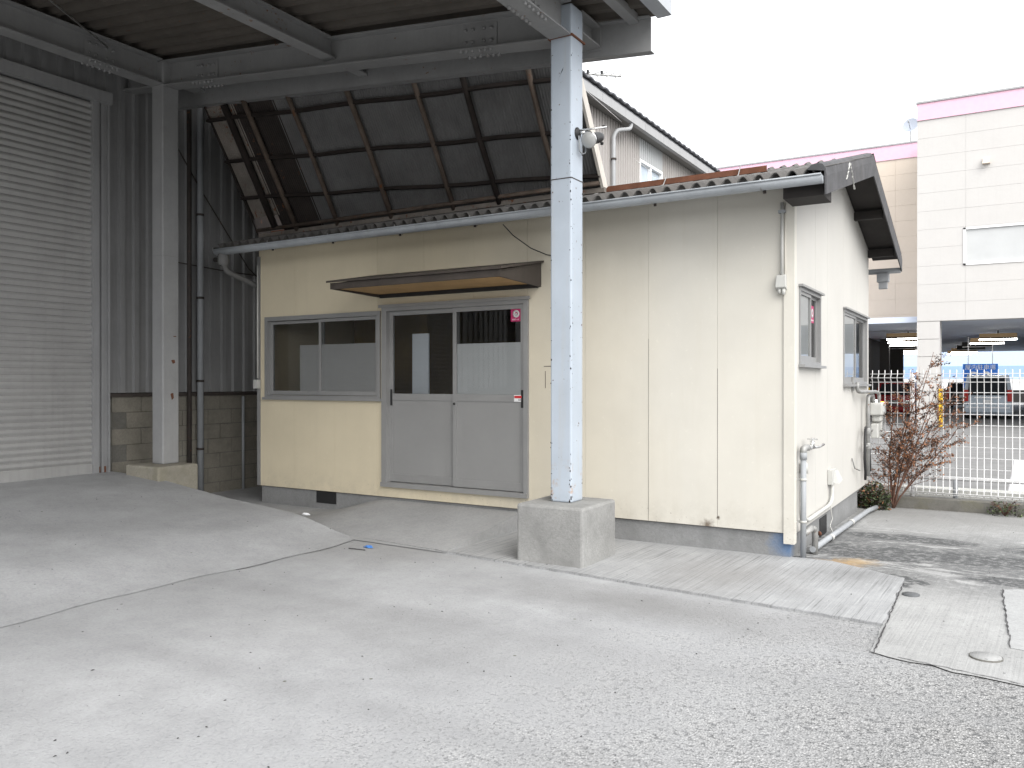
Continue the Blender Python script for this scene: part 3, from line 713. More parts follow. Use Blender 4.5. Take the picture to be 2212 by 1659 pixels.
# timbers under the overhang
put('purlin', MB().box(.001, .31, -.37, -.03, 2.975, 3.065), 'dark_wood', hut)
for y in (1.15, RID_Y, 3.2, 4.30):
    z = roofz(y) - .075
    put('purlin', MB().box(-.15, .30, y - .045, y + .045, z - .11, z - .02), 'dark_wood', hut)
put('soffit_board', MB().hexa([(.0005, RID_Y, roofz(RID_Y) - .066), (.332, RID_Y, roofz(RID_Y) - .066), (.332, 4.7, roofz(4.7) - .066), (.0005, 4.7, roofz(4.7) - .066),
                               (.0005, RID_Y, roofz(RID_Y) - .056), (.332, RID_Y, roofz(RID_Y) - .056), (.332, 4.7, roofz(4.7) - .056), (.0005, 4.7, roofz(4.7) - .056)]), 'dark_wood', hut)
put('soffit_board', MB().hexa([(.0005, -.40, roofz(-.4) - .066), (.332, -.40, roofz(-.4) - .066), (.332, RID_Y - .01, roofz(RID_Y) - .066), (.0005, RID_Y - .01, roofz(RID_Y) - .066),
                               (.0005, -.40, roofz(-.4) - .056), (.332, -.40, roofz(-.4) - .056), (.332, RID_Y - .01, roofz(RID_Y) - .056), (.0005, RID_Y - .01, roofz(RID_Y) - .056)]), 'dark_wood', hut)
# gutters: half-round, open top
def half_gutter(parent, xa, xb, y, z, r, mat='gutter_pvc', name='gutter'):
    m = MB(); prof = [(-r - .006, .006), (-r - .006, -.004)] + [(-r * math.cos(a), -r * math.sin(a)) for a in [math.pi * i / 10 for i in range(11)]] + [(r + .006, -.004), (r + .006, .006)]
    m.sheet(lambda u, v: (xa + (xb - xa) * u, y + prof[int(round(v * 14))][0], z + prof[int(round(v * 14))][1] + .012 * (u - .5)), 12, 14)
    g = put(name, m, mat, parent); s = g.modifiers.new('thick', 'SOLIDIFY'); s.thickness = .004
    for x in (xa, xb): put('end_cap', MB().prism([(x - .003, y + p, z + q + .012 * ((x - xa) / (xb - xa) - .5)) for p, q in prof[1:-1]], (.006, 0, 0)), mat, g)
    return g
g = half_gutter(hut, -6.64, .325, -.48, 3.096, .060)
for i in range(8):
    x = -.14 - i * .93
    put('gutter_bracket', MB().tube([(x, -.40, 3.10), (x, -.41, 3.04)] + [(x, -.47 + .064 * math.cos(a), 3.10 - .066 * math.sin(a)) for a in (.9, 1.4, 1.9, 2.4, 2.9)] + [(x, -.536, 3.12)], .007, 6), 'galvanised', g)
    put('bracket_nut', MB().lathe([(0, 0), (.013, 0), (.013, .025), (0, .025)], (x + .02, -.47, 3.015), (0, 0, 1), 8), 'rust_dark', g)
for x in (-1.75, -4.05): put('gutter_sleeve', MB().sheet(lambda u, v: (x - .06 + .12 * u, -.47 - .063 * math.cos(math.pi * v), 3.10 - .063 * math.sin(math.pi * v)), 1, 12), 'gutter_pvc', g)
gb_ = half_gutter(hut, -6.6, .33, 4.77, 2.99, .055, 'pipe_grey')
put('downpipe_head', MB().box(.05, .19, 4.70, 4.84, 2.83, 2.94).box(.07, .17, 4.72, 4.82, 2.74, 2.83), 'pipe_grey', gb_)
# downpipe at the far left end
put('downpipe', MB().tube(fillet([(-6.54, -.47, 3.06), (-6.54, -.47, 2.92), (-6.56, -.40, 2.84), (-6.52, .35, 2.62), (-6.52, .40, .4)], .07), .034, 10), 'pipe_dim', g)
put('downpipe_head', MB().lathe([(.05, 0), (.066, .03), (.066, .13), (.05, .15)], (-6.54, -.47, 2.90), (0, 0, 1), 12), 'pipe_dim', g)
put('gutter_stub', MB().tube([(-6.62, -.40, 3.10), (-6.78, -.40, 3.12)], .03, 8).tube([(-6.58, -.40, 2.98), (-6.78, -.40, 3.0)], .028, 8), 'dark_wood', g)
# conduit and junction box by the right corner
cd = put('conduit', MB().tube([(-.085, -.03, 3.02), (-.085, -.03, 2.36)], .0135, 8), 'pipe_pale', hut)
put('conduit_clip', MB().box(-.115, -.055, -.045, -.001, 2.93, 2.955), 'pipe_grey', cd)
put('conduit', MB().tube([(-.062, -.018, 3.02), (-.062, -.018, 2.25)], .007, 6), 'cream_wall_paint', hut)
jb = put('junction_box', MB().hexa([(-.135, -.07, 2.30), (-.045, -.07, 2.30), (-.045, -.002, 2.27), (-.135, -.002, 2.27), (-.13, -.055, 2.40), (-.05, -.055, 2.40), (-.05, -.002, 2.42), (-.13, -.002, 2.42)]), 'pipe_pale', hut, bevel=.006)
put('cable_gland', MB().tube([(-.07, -.04, 2.29), (-.07, -.04, 2.24)], .016, 8).tube([(-.105, -.04, 2.29), (-.105, -.04, 2.25)], .014, 8), 'pipe_pale', jb)
put('conduit', MB().tube([(-6.44, -.03, 2.95), (-6.44, -.03, 1.55)], .011, 8), 'pipe_pale', hut)
put('junction_box', MB().box(-6.475, -6.405, -.075, -.014, 1.42, 1.53), 'pipe_pale', hut, bevel=.006)
put('loose_cable', MB().tube([(-2.62, -.42, 3.02), (-2.58, -.3, 2.93), (-2.48, -.12, 2.82), (-2.36, -.02, 2.76), (-2.2, -.012, 2.72)], .005, 6), 'black_plastic', hut)
put('wall_scratch', MB().box(-2.40, -2.22, -.003, .0, 1.654, 1.66).box(-2.385, -2.381, -.003, .0, 1.44, 1.61), 'brown_trim', hut)

# rusty steel angle lying along the hut roof
AY = .60
an = MB().box(-6.88, -.37, AY - .004, AY + .004, roofz(AY) + .012, roofz(AY) + .068).box(-6.88, -.37, AY + .0045, AY + .07, roofz(AY) + .012, roofz(AY) + .02)
ang = thing('steel_angle', (-3.6, AY, roofz(AY)), 'long rusty brown steel angle lying along the hut roof', 'steel angle')
put('angle_bar', an, 'rust_steel', ang)
for x in (-.62, -1.35, -2.05, -3.1, -4.2): put('tie_wire', MB().tube([(x, AY + .02, roofz(AY) + .09), (x + .01, AY - .02, roofz(AY) + .085), (x + .03, AY - .16, roofz(AY - .16) + .012), (x + .06, AY - .3, roofz(AY - .3) + .012)], .005, 5), 'galvanised', ang)

# ------------------------------------------------------------------ steel canopy
cano = thing('steel_canopy', (-4.3, -4, 0), 'grey painted steel canopy on columns in front of the hut and the roller shutter', 'canopy')
def zb(x): return 4.404 + (-1.77 - x) * .1097
CX1, CX2, CY = -1.667, -7.0, -.93
DB = .295
def hbeam_pts(m, a, b, depth, fw, tf=.014, tw=.010):
    """H section from a to b; a, b are the centre of the underside"""
    a, b = Vector(a), Vector(b); d = (b - a).normalized(); side = d.cross(Vector((0, 0, 1))).normalized(); up = Vector((0, 0, 1))
    def bx(w, z0, z1):
        q = [side * (-w / 2) + up * z0, side * (w / 2) + up * z0, side * (w / 2) + up * z1, side * (-w / 2) + up * z1]
        m.prism([a + k for k in q], b - a)
    bx(fw, 0, tf); bx(tw, tf, depth - tf); bx(fw, depth - tf, depth)
for (cx, ztop, mat, bz, foot, fm) in ((CX1, zb(CX1), 'column_paint', .49, (-1.963, -1.346, -1.272, -.627), 'footing_concrete'), (CX2, zb(CX2), 'column_paint_grey', .54, (-7.27, -6.665, -1.27, -.73), 'footing_concrete_old')):
    c_ = put('column', MB().box(cx - .1, cx + .1, -1.04, -.82, bz, ztop + DB - .02), mat, cano, bevel=.014)
    put('weld_seam', MB().box(cx - .1025, cx + .1025, -1.0425, -.8175, 3.205 if cx > -3 else 2.98, 3.213 if cx > -3 else 2.985), 'flashing_dark' if cx > -3 else 'canopy_steel', c_)
    f_ = put('footing', MB().box(foot[0], foot[1], foot[2], foot[3], -.1, bz), fm, cano, bevel=.022)
    put('diaphragm_plate', MB().box(cx - .115, cx + .115, -1.055, -.805, ztop - .002, ztop + .012), 'rust_steel' if cx > -3 else 'canopy_steel', c_)
for (x, y, z, w, h) in ((-6.899, -.90, 1.74, .055, .05), (-6.899, -.915, 1.33, .045, .085), (-6.899, -.88, 2.04, .05, .012)):
    put('paint_chip', MB().add([(x, y - w / 2, z + h * .3), (x, y - w * .1, z - h / 2), (x, y + w / 2, z - h * .2), (x, y + w * .35, z + h / 2), (x, y - w * .3, z + h * .45)], [(0, 1, 2, 3, 4)]), 'rust_steel', cano)
put('paint_scratch', MB().add([(-1.70, -1.0415, 4.02), (-1.672, -1.0415, 4.08), (-1.648, -1.0415, 4.115), (-1.640, -1.0415, 4.14), (-1.654, -1.0415, 4.12), (-1.68, -1.0415, 4.065)], [(0, 1, 2, 3, 4, 5)]), 'sticker_ink', cano)
m = MB(); q = random.Random(31)
for k in range(95):
    z = .5 + 3.9 * q.random() ** 1.7; e = q.choice((0, 0, 1, 2)); a_, b_ = q.uniform(.002, .008), q.uniform(.003, .016)
    ex, ey = ((-1.5665, -1.0405), (-1.5665, -.8195), (-1.7675, -1.0405))[e]; dx = q.uniform(-.022, .0) if e != 2 else q.uniform(0, .02)
    if e == 1 or (e == 0 and q.random() < .3): m.add([(ex, -.838 + q.uniform(-.01, .01) - a_ if e else -1.02 - a_, z), (ex, (-.838 if e else -1.02) + a_, z - b_ * .4), (ex, (-.838 if e else -1.02) + a_ * .3, z + b_)], [(0, 1, 2)])
    else: m.add([(ex + dx - a_, ey, z), (ex + dx + a_ * .4, ey, z - b_ * .6), (ex + dx + a_, ey, z + b_ * .2), (ex + dx, ey, z + b_)], [(0, 1, 2, 3)])
put('rust_spots', m, 'rust_dark', cano, kind='stuff')
# main beam between the columns, and its twin at the far end of the bay
for y in (CY, -7.1):
    m = MB(); hbeam_pts(m, (CX2 - .7, y, zb(CX2 - .7)), (CX1 + .0, y, zb(CX1)), DB, .19)
    put('main_beam', m, 'canopy_steel', cano)
for cx, xe in ((CX1, 0), (CX2, 0)):
    m = MB(); hbeam_pts(m, (cx, -7.6, zb(cx)), (cx, -1.04, zb(cx)), DB, .2)
    put('side_beam', m, 'canopy_steel', cano)
    m = MB(); hbeam_pts(m, (cx, -.82, zb(cx) + .10), (cx, -.44, zb(cx) + .10), DB - .10, .19); m.box(cx - .095, cx + .095, -.455, -.443, zb(cx) + .08, zb(cx) + DB)
    put('outrigger', m, 'canopy_steel', cano)
m = MB(); hbeam_pts(m, (-4.36, -7.6, zb(-4.36) + .09), (-4.36, -.94, zb(-4.36) + .09), .205, .15); put('secondary_beam', m, 'canopy_steel', cano)
m = MB(); hbeam_pts(m, (-4.36, -.92, zb(-4.36) + .09), (-4.36, -.44, zb(-4.36) + .09), .205, .12); m.box(-4.42, -4.30, -.455, -.443, zb(-4.36) + .07, zb(-4.36) + .295); put('outrigger', m, 'canopy_steel', cano)
# columns of the next frame, beside the photographer
for cx, cy in ((CX1, -7.1), (CX2, -7.1)):
    put('column', MB().box(cx - .1, cx + .1, cy - .11, cy + .11, .4, zb(cx) + DB - .02), 'column_paint_grey', cano, bevel=.012)
    put('footing', MB().box(cx - .3, cx + .3, cy - .3, cy + .3, -.1, .49), 'footing_concrete', cano, bevel=.02)
# splice plates and bolts
def bolts(m, pts, ax, r=.014, h=.022):
    for p in pts: m.lathe([(0, h), (r, h), (r, 0)], p, ax, 6)
for (x0, sgn) in ((-2.55, 1), (-6.25, -1)):
    m = MB(); 
    for i in range(2): m.prism([(x0 - .19, CY - .013 - .003 * i, zb(x0 - .19) + .045), (x0 + .19, CY - .013 - .003 * i, zb(x0 + .19) + .045), (x0 + .19, CY - .013 - .003 * i, zb(x0 + .19) + .25), (x0 - .19, CY - .013 - .003 * i, zb(x0 - .19) + .25)], (0, .004, 0))
    sp = put('splice_plate', m, 'canopy_steel', cano)
    m = MB(); bolts(m, [(x0 + dx, CY - .018, zb(x0 + dx) + dz) for dx in (-.14, -.06, .06, .14) for dz in (.09, .2)], (0, -1, 0)); bolts(m, [(x0 + dx, CY + dy, zb(x0 + dx) - .001) for dx in (-.16, -.1, -.04, .04, .1, .16) for dy in (-.07, .07)], (0, 0, -1))
    put('splice_bolts', m, 'canopy_steel', sp, kind='stuff')
for (cx, y0) in ((CX2, -1.75), (CX1, -1.6)):
    for sx in (1,):
        m = MB().box(cx + .005, cx + .016, y0 - .19, y0 + .19, zb(cx) + .045, zb(cx) + .25); sp = put('splice_plate', m, 'canopy_steel', cano)
        m = MB(); bolts(m, [(cx + .016, y0 + dy, zb(cx) + dz) for dy in (-.14, -.06, .06, .14) for dz in (.09, .2)], (1, 0, 0)); bolts(m, [(cx + dx, y0 + dy, zb(cx) - .001) for dy in (-.16, -.1, -.04, .04, .1, .16) for dx in (-.07, .07)], (0, 0, -1))
        put('splice_bolts', m, 'canopy_steel', sp, kind='stuff')
# fascia channel along the back edge
FCY = -.44
def zf(x): return 4.376 + (-1.103 - x) * .0925
def fasc(x0, x1):
    m = MB()
    for (ya, yb, za, zc) in ((FCY, FCY + .006, 0, .285), (FCY - .001, FCY + .09, -.006, .004), (FCY - .05, FCY - .0005, .275, .287)):
        m.hexa([(x0, ya, zf(x0) + za), (x1, ya, zf(x1) + za), (x1, yb, zf(x1) + za), (x0, yb, zf(x0) + za), (x0, ya, zf(x0) + zc), (x1, ya, zf(x1) + zc), (x1, yb, zf(x1) + zc), (x0, yb, zf(x0) + zc)])
    return m
put('fascia', fasc(-7.55, -1.10), 'canopy_steel', cano)
# deck sheets, ribs running down the slope
def zdeck(x): return zb(x) + DB + .055
for i in range(9):
    y1 = -.40 - i * .82; y0 = max(y1 - .82, -7.72); m = MB(); prof = []
    npit = 4; pw = (y1 - y0) / npit
    for k in range(npit): prof += [(k * pw, 0), (k * pw + .07, 0), (k * pw + .10, .055), (k * pw + pw - .03, .055)]
    prof.append((y1 - y0, 0)); n = len(prof)
    xa, xb = -7.65, -1.03
    va = [(xa, y1 - p, zdeck(xa) + q) for p, q in prof]; vb = [(xb, y1 - p, zdeck(xb) + q) for p, q in prof]
    m.add(va + vb, [(k, k + 1, n + k + 1, n + k) for k in range(n - 1)])
    put('deck_sheet', m, 'canopy_deck', cano)
# edge gutter along the low side
ge = MB(); z0 = zb(-1.0) + .335
ge.box(-1.055, -.925, -7.7, -.40, z0, z0 + .008).box(-.933, -.925, -7.7, -.40, z0 + .008, z0 + .17).box(-1.055, -1.047, -7.7, -.40, z0 + .008, z0 + .10).box(-1.047, -.933, -.408, -.40, z0 + .008, z0 + .15)
put('edge_gutter', ge, 'edge_gutter_paint', cano)
put('edge_channel', MB().box(-1.30, -1.21, -7.6, -.42, zb(-1.25) + .29, zb(-1.25) + .36), 'canopy_steel', cano)
# bracing rods under the deck
put('brace_rod', MB().tube([(-6.86, -1.75, zb(CX2) + .17), (-4.45, -5.2, zb(-4.4) + .20)], .009, 6), 'galvanised', cano)
put('brace_rod', MB().tube([(-1.78, -1.30, zb(CX1) + .2), (-4.28, -4.6, zb(-4.36) + .2)], .009, 6), 'galvanised', cano)

# flood lamp on the front column
fl = thing('flood_lamp', (-1.56, -.90, 3.59), 'silver reflector flood lamp with dark socket clamped to the front column', 'flood lamp')
put('wall_plate', MB().lathe([(0, .022), (.03, .022), (.052, .008), (.052, 0)], (-1.567, -.93, 3.60), (1, 0, 0), 20), 'black_plastic', fl)
put('arm', MB().tube([(-1.55, -.93, 3.625), (-1.33, -.85, 3.64)], .008, 8).tube([(-1.545, -.93, 3.60), (-1.50, -.925, 3.605)], .013, 8), 'chrome', fl)
fdir = Vector((-.18, -.93, -.12)).normalized(); fo_ = Vector((-1.44, -.95, 3.526)); fdir = Vector((-.02, -.95, -.34)).normalized(); FS = 1.12
put('socket', MB().lathe([(0, -.21), (.040, -.205), (.047, -.16), (.047, -.07), (.05, -.05), (.03, -.01)], fo_ , fdir, 16), 'black_plastic', fl)
put('reflector', MB().lathe([(.025, -.075), (.045, -.055), (.063, -.02), (.070, .0), (.067, .003)], fo_ + fdir * .02, fdir, 24), 'chrome', fl)
put('lens', MB().lathe([(.067, .0), (.05, .012), (.02, .018), (0, .019)], fo_ + fdir * .02, fdir, 24), 'lens_frost', fl)
put('lamp_inner', MB().lathe([(0, -.05), (.03, -.047), (.063, -.004)], fo_ + fdir * .02, fdir, 24), 'chrome', fl)
put('knob', MB().lathe([(0, .02), (.014, .02), (.014, 0)], (-1.385, -.83, 3.525), (0, 0, -1), 10).lathe([(0, .02), (.016, .02), (.016, 0)], (-1.36, -.85, 3.635), (0, 0, 1), 10), 'black_plastic', fl)
put('cable', MB().tube(fillet([(-1.545, -.945, 3.575), (-1.54, -.945, 3.44), (-1.52, -.90, 3.425), (-1.52, -.86, 3.46), (-1.555, -.83, 3.6)], .04), .006, 6), 'pipe_grey', fl)

# ------------------------------------------------------------------ sloping screen roof between canopy and hut
scr = thing('screen_roof', (-4.4, .5, 3.45), 'dark sloping corrugated screen roof with rusty rafters behind the canopy fascia', 'screen roof')
def SCT(x): return min(.975, max(.6, (zf(x) + .18 - 3.47) / 1.45))
def sc(x, t, off=0.):      # t = 0 at the hut roof, 1 at the canopy; off = distance below the sheet
    L = Vector((0, -.9, 1.45)); n = Vector((0, -1.45, -.9)).normalized()
    top = SCT(x)
    p = Vector((x, .5, 3.47)) + L * (top * t) + n * off
    return p
def sc_abs(x, z, off=0.):
    return sc(x, (z - 3.47) / 1.45 / SCT(x), off)
def scr_sheet(xa, xb, mat, lift=0, ta=0., tb=1.):
    m = MB(); nw = max(2, round((xb - xa) / .032)); 
    m.sheet(lambda u, v: tuple(sc(xa + (xb - xa) * u, ta + (tb - ta) * v, -.006 * math.cos(2 * math.pi * u * nw) - .01 - lift)), nw * 4, 1)
    put('corrugated_sheet', m, mat, scr)
edges = [-6.95, -6.52, -6.30, -5.86, -5.10, -4.34, -3.58, -2.82, -1.98]
mats_ = ['screen_sheet_pale', 'screen_sheet_dark', 'screen_sheet_dark', 'screen_sheet', 'screen_sheet', 'screen_sheet', 'screen_sheet', 'screen_sheet']
for i, (a, b) in enumerate(zip(edges, edges[1:])): scr_sheet(a - .03, b + .02, mats_[i], .003 * (i % 2), .13 if i == 0 else 0)
for i, x in enumerate((-6.26, -5.565, -4.71, -3.81, -3.205, -2.455)):
    put('rafter', MB().tube([sc(x, 0.0, .042), sc(x + .02 * math.sin(i), .5, .042), sc(x, 1.0, .042)], .033 - .004 * (i % 2), 8), 'rust_pole' if i < 4 or i == 5 else 'rust_dark', scr)
put('rafter', MB().tube([sc(-6.62, .05, .042), sc(-6.60, 1.0, .042)], .045, 8), 'rust_dark', scr)
for (za, zc) in ((4.767, 4.43), (4.318, 3.99), (3.903, 3.60)):
    m = MB(); pts = [sc_abs(-7.0 + 5.02 * k / 10, za + (zc - za) * k / 10 + .008 * math.sin(k * 1.7), .028) for k in range(11)]
    for p, q in zip(pts, pts[1:]): m.bar(p, q + (q - p) * .02, .035, .05, (0, -1, 0))
    put('purlin', m, 'rust_dark', scr)
put('barge_board', MB().hexa([tuple(sc(-1.985, 0, .05)), tuple(sc(-1.955, 0, .05)), tuple(sc(-1.955, 0, -.05)), tuple(sc(-1.985, 0, -.05)), tuple(sc(-1.985, 1, .05)), tuple(sc(-1.955, 1, .05)), tuple(sc(-1.955, 1, -.05)), tuple(sc(-1.985, 1, -.05))]), 'barge_board', scr)
put('bottom_rail', MB().bar((-6.95, .47, 3.435), (-1.95, .47, 3.45), .05, .05), 'screen_sheet_pale', scr)
put('bottom_rail', MB().tube([(-6.95, .42, 3.50), (-1.99, .42, 3.515)], .025, 8), 'rust_pole', scr)
put('added_shade_sheet', MB().prism([(-7.0, .5, 3.40), (-7.0, 3.9, 3.40), (-7.0, 3.9, 6.2), (-7.0, -.42, 6.2), (-7.0, -.42, 5.25), (-7.0, -.38, 4.90)], (.03, 0, 0)), 'screen_sheet_dark', scr)  # unseen sheet, added to keep sky light off the alley wall

# ------------------------------------------------------------------ warehouse on the left
wh = thing('warehouse', (-8.2, -3, 0), 'grey corrugated warehouse with block base along the left side', 'warehouse')
WX = -7.72
SH_Y1, SH_Y0, SH_Z0, SH_Z1 = -1.42, -6.2, .43, 4.80
def trap_sheet(name, ya, yb, z0, z1, mat, pitch=.19, depth=.03, parent=wh):
    m = MB(); prof = []; n = max(1, round((yb - ya) / pitch)); pw = (yb - ya) / n
    for k in range(n): prof += [(k * pw, depth), (k * pw + pw * .34, depth), (k * pw + pw * .42, 0), (k * pw + pw * .92, 0)]
    prof.append((yb - ya, depth)); q = len(prof)
    va = [(WX + d, ya + p, z0) for p, d in prof]; vb = [(WX + d, ya + p, z1) for p, d in prof]
    m.add(va + vb, [(k, k + 1, q + k + 1, q + k) for k in range(q - 1)]); return put(name, m, mat, parent)
y = -14.35
while y < 9:
    yb = y + .95
    if yb <= SH_Y0 - .15 or y >= SH_Y1 + .15: trap_sheet('wall_sheet', y, yb, 1.37, 6.25, 'wall_sheet')
    else:
        if y < SH_Y0 - .15: trap_sheet('wall_sheet', y, SH_Y0 - .15, 1.37, 4.9, 'wall_sheet')
        if yb > SH_Y1 + .15: trap_sheet('wall_sheet', SH_Y1 + .15, yb, 1.37, 4.9, 'wall_sheet')
        trap_sheet('wall_sheet', y, yb, 4.9, 6.25, 'wall_sheet')
    y = yb
put('wall_core', MB().box(-14, WX - .12, -14.6, 9, -.1, 6.24), 'interior_dark', wh)
put('roof', MB().prism([(-6.3, -14.9, 6.25), (-6.3, -14.9, 6.4), (-11, -14.9, 7.6), (-14.4, -14.9, 6.4), (-14.4, -14.9, 6.25)], (0, 24.2, 0)), 'canopy_deck', wh)
bs = MB().box(0, .12, 0, .388, 0, .188).mesh('block'); bs.materials.append(MATS['block_concrete'])
bw = put('block_base', MB().box(WX - .10, WX + .012, SH_Y1 + .2, 9, -.2, 1.30), 'kerb_concrete', wh)
put('block_base', MB().box(WX - .10, WX + .012, -14.6, SH_Y0 - .2, -.1, 1.30), 'kerb_concrete', wh)
for c in range(7):
    for k in range(11):
        yy = -1.16 + k * .40 + (.2 if c % 2 else 0)
        put('block', bs, 'block_concrete', bw, loc=(WX - .10 + rnd.uniform(-.002, .003), yy, -.055 + c * .1985 - .0))
for i in range(3): put('block_pilaster', MB().box(WX + .021, WX + .05, 1.55 + i * 2.2, 1.6 + i * 2.2, -.05, 1.28), 'flashing_dark', wh)
put('sill_flashing', MB().prism([(WX - .1, SH_Y1 + .2, 1.385), (WX + .05, SH_Y1 + .2, 1.36), (WX + .05, SH_Y1 + .2, 1.32), (WX - .1, SH_Y1 + .2, 1.33)], (0, 10.1, 0)), 'flashing_dark', wh)
put('downpipe', MB().tube([(WX + .09, .06, -.02), (WX + .09, .06, 6.2)], .042, 12), 'pipe_grey', wh)
put('downpipe', MB().tube([(WX + .075, -.10, -.02), (WX + .075, -.10, 6.2)], .03, 8), 'flashing_dark', wh)
for z in (1.5, 2.6, 3.7, .6): put('pipe_clip', MB().lathe([(.045, 0), (.049, .0), (.049, .03), (.045, .03)], (WX + .09, .06, z), (0, 0, 1), 12), 'flashing_dark', wh)
put('downpipe', MB().tube([(WX + .06, .80, -.02), (WX + .06, .80, 1.30)], .02, 8), 'pipe_grey', wh)
put('cable', MB().tube([(WX + .06, -.6, 3.06), (WX + .06, .6, 3.02), (WX + .06, 2.0, 3.03)], .008, 6).tube([(WX + .06, -.55, 4.9), (WX + .06, .1, 4.05), (WX + .06, .9, 3.1), (WX + .06, 1.3, 2.85)], .008, 6), 'flashing_dark', wh)
# roller shutter
shut = put('roller_shutter', MB().box(WX + .03, WX + .10, SH_Y1 - .02, SH_Y1 + .05, .40, SH_Z1 + .12).box(WX - .02, WX + .06, SH_Y1 + .05, SH_Y1 + .20, .40, SH_Z1 + .12)
           .box(WX + .03, WX + .10, SH_Y0 - .05, SH_Y0 + .02, .40, SH_Z1 + .12).box(WX - .02, WX + .06, SH_Y0 - .2, SH_Y0 - .05, .40, SH_Z1 + .12)
           .box(WX - .02, WX + .14, SH_Y0 - .2, SH_Y1 + .20, SH_Z1, SH_Z1 + .13), 'shutter_frame', wh)
put('guide_rail', MB().box(WX + .061, WX + .085, SH_Y1 + .09, SH_Y1 + .12, .40, SH_Z1).box(WX + .061, WX + .10, SH_Y1 + .17, SH_Y1 + .19, .40, SH_Z1), 'shutter_frame', shut)
sp_ = [(.008, 0), (.006, .006), (.020, .018), (.030, .036), (.030, .046), (.020, .064), (.006, .073)]
sm_ = MB(); sm_.sheet(lambda u, v: (sp_[int(round(v * 6))][0], (SH_Y1 - SH_Y0) * u, sp_[int(round(v * 6))][1]), 1, 6)
slm = sm_.mesh('slat'); slm.materials.append(MATS['shutter_paint'])
nsl = int((SH_Z1 - SH_Z0 - .11) / .0745)
for i in range(nsl): put('slat', slm, 'shutter_paint', shut, loc=(WX + .035, SH_Y0, SH_Z0 + .11 + i * .0745))
put('bottom_bar', MB().box(WX + .03, WX + .075, SH_Y0, SH_Y1, SH_Z0 - .01, SH_Z0 + .11), 'shutter_paint', shut)
put('rust_patch', MB().box(WX + .0605, WX + .0635, SH_Y1 + .052, SH_Y1 + .16, .41, .50), 'rust_steel', shut)

# ------------------------------------------------------------------ service pipes on the gable wall
fc = thing('water_tap', (.07, .12, 0), 'grey standpipe with chrome tap on the hut gable near the corner', 'tap')
put('standpipe', MB().tube([(.06, .115, .004), (.06, .115, .86)], .024, 10).tube([(.06, .115, .84), (.06, .115, .90)], .030, 10), 'pipe_grey', fc)
put('elbow', MB().tube(fillet([(.06, .115, .88), (.06, .115, .935), (.075, .22, .935)], .04), .029, 10), 'galvanised', fc)
tp = put('tap', MB().tube([(.075, .22, .93), (.085, .42, .925)], .017, 10).tube(fillet([(.085, .42, .925), (.095, .58, .915), (.105, .76, .93)], .1), .012, 8).tube([(.082, .37, .93), (.082, .37, .985)], .02, 10).lathe([(.026, 0), (.026, .03)], (.077, .24, .93), (.05, 1, 0), 10), 'chrome', fc)
put('handle', MB().bar((.082 - .0, .30, 1.0), (.082, .44, 1.0), .02, .012).bar((.04, .37, 1.0), (.125, .37, 1.0), .02, .012).lathe([(.01, 0), (.01, .03)], (.082, .37, .98), (0, 0, 1), 8), 'chrome', tp)
for z in (.66, .30): put('pipe_clip', MB().lathe([(.026, 0), (.029, 0), (.029, .02), (.026, .02)], (.06, .115, z), (0, 0, 1), 12).box(.0, .06, .113, .12, z, z + .02), 'pipe_pale', fc)
put('valve', MB().tube([(.06, .13, .20), (.10, .26, .235)], .028, 10).tube(fillet([(.10, .26, .235), (.115, .32, .22), (.115, .33, .0)], .05), .026, 10), 'galvanised', fc)
put('valve_handle', MB().lathe([(0, 0), (.02, 0), (.02, .01), (0, .01)], (.135, .40, .17), (.4, .8, .2), 10), 'rust_steel', fc)
dp = thing('drain_pipe', (.10, .2, 0), 'grey drain pipe lying along the foot of the hut gable', 'pipe')
put('pipe_run', MB().tube([(.10, .30, .045), (.11, 1.6, .015), (.12, 3.4, -.03), (.15, 3.9, -.05)], .027, 10), 'pipe_grey', dp)
for y_ in (1.05, 2.2): put('pipe_sleeve', MB().lathe([(.031, 0), (.031, .09)], (.105 + .004 * y_, y_, .032 - .02 * (y_ - .6)), (0.005, 1, -.02), 12), 'pipe_pale', dp)
ec = thing('power_conduit', (.04, .2, .2), 'cream conduit looping low along the gable to a socket box', 'conduit')
put('conduit', MB().tube(fillet([(.03, .235, .72), (.03, .235, .34), (.03, .42, .27), (.03, 1.45, .275), (.03, 1.62, .31), (.03, 1.62, .48)], .1, 6), .019, 8), 'pipe_pale', ec)
put('conduit_hood', MB().lathe([(.0, .1), (.03, .09), (.036, .0), (.0, 0)], (.04, .235, .71), (0, 0, 1), 12), 'pipe_pale', ec)
put('socket_box', MB().box(.001, .05, 1.53, 1.74, .47, .62), 'pipe_pale', ec, bevel=.004)
put('socket_cover', MB().hexa([(.05, 1.60, .48), (.10, 1.62, .48), (.10, 1.80, .50), (.05, 1.80, .50), (.05, 1.60, .60), (.055, 1.62, .60), (.055, 1.80, .60), (.05, 1.80, .60)]), 'pipe_pale', ec)
put('thin_wire', MB().tube([(.02, 1.60, .30), (.022, 1.60, .2), (.03, 1.63, .12), (.015, 1.58, .05), (.06, 1.5, .0)], .005, 5), 'pipe_pale', ec)
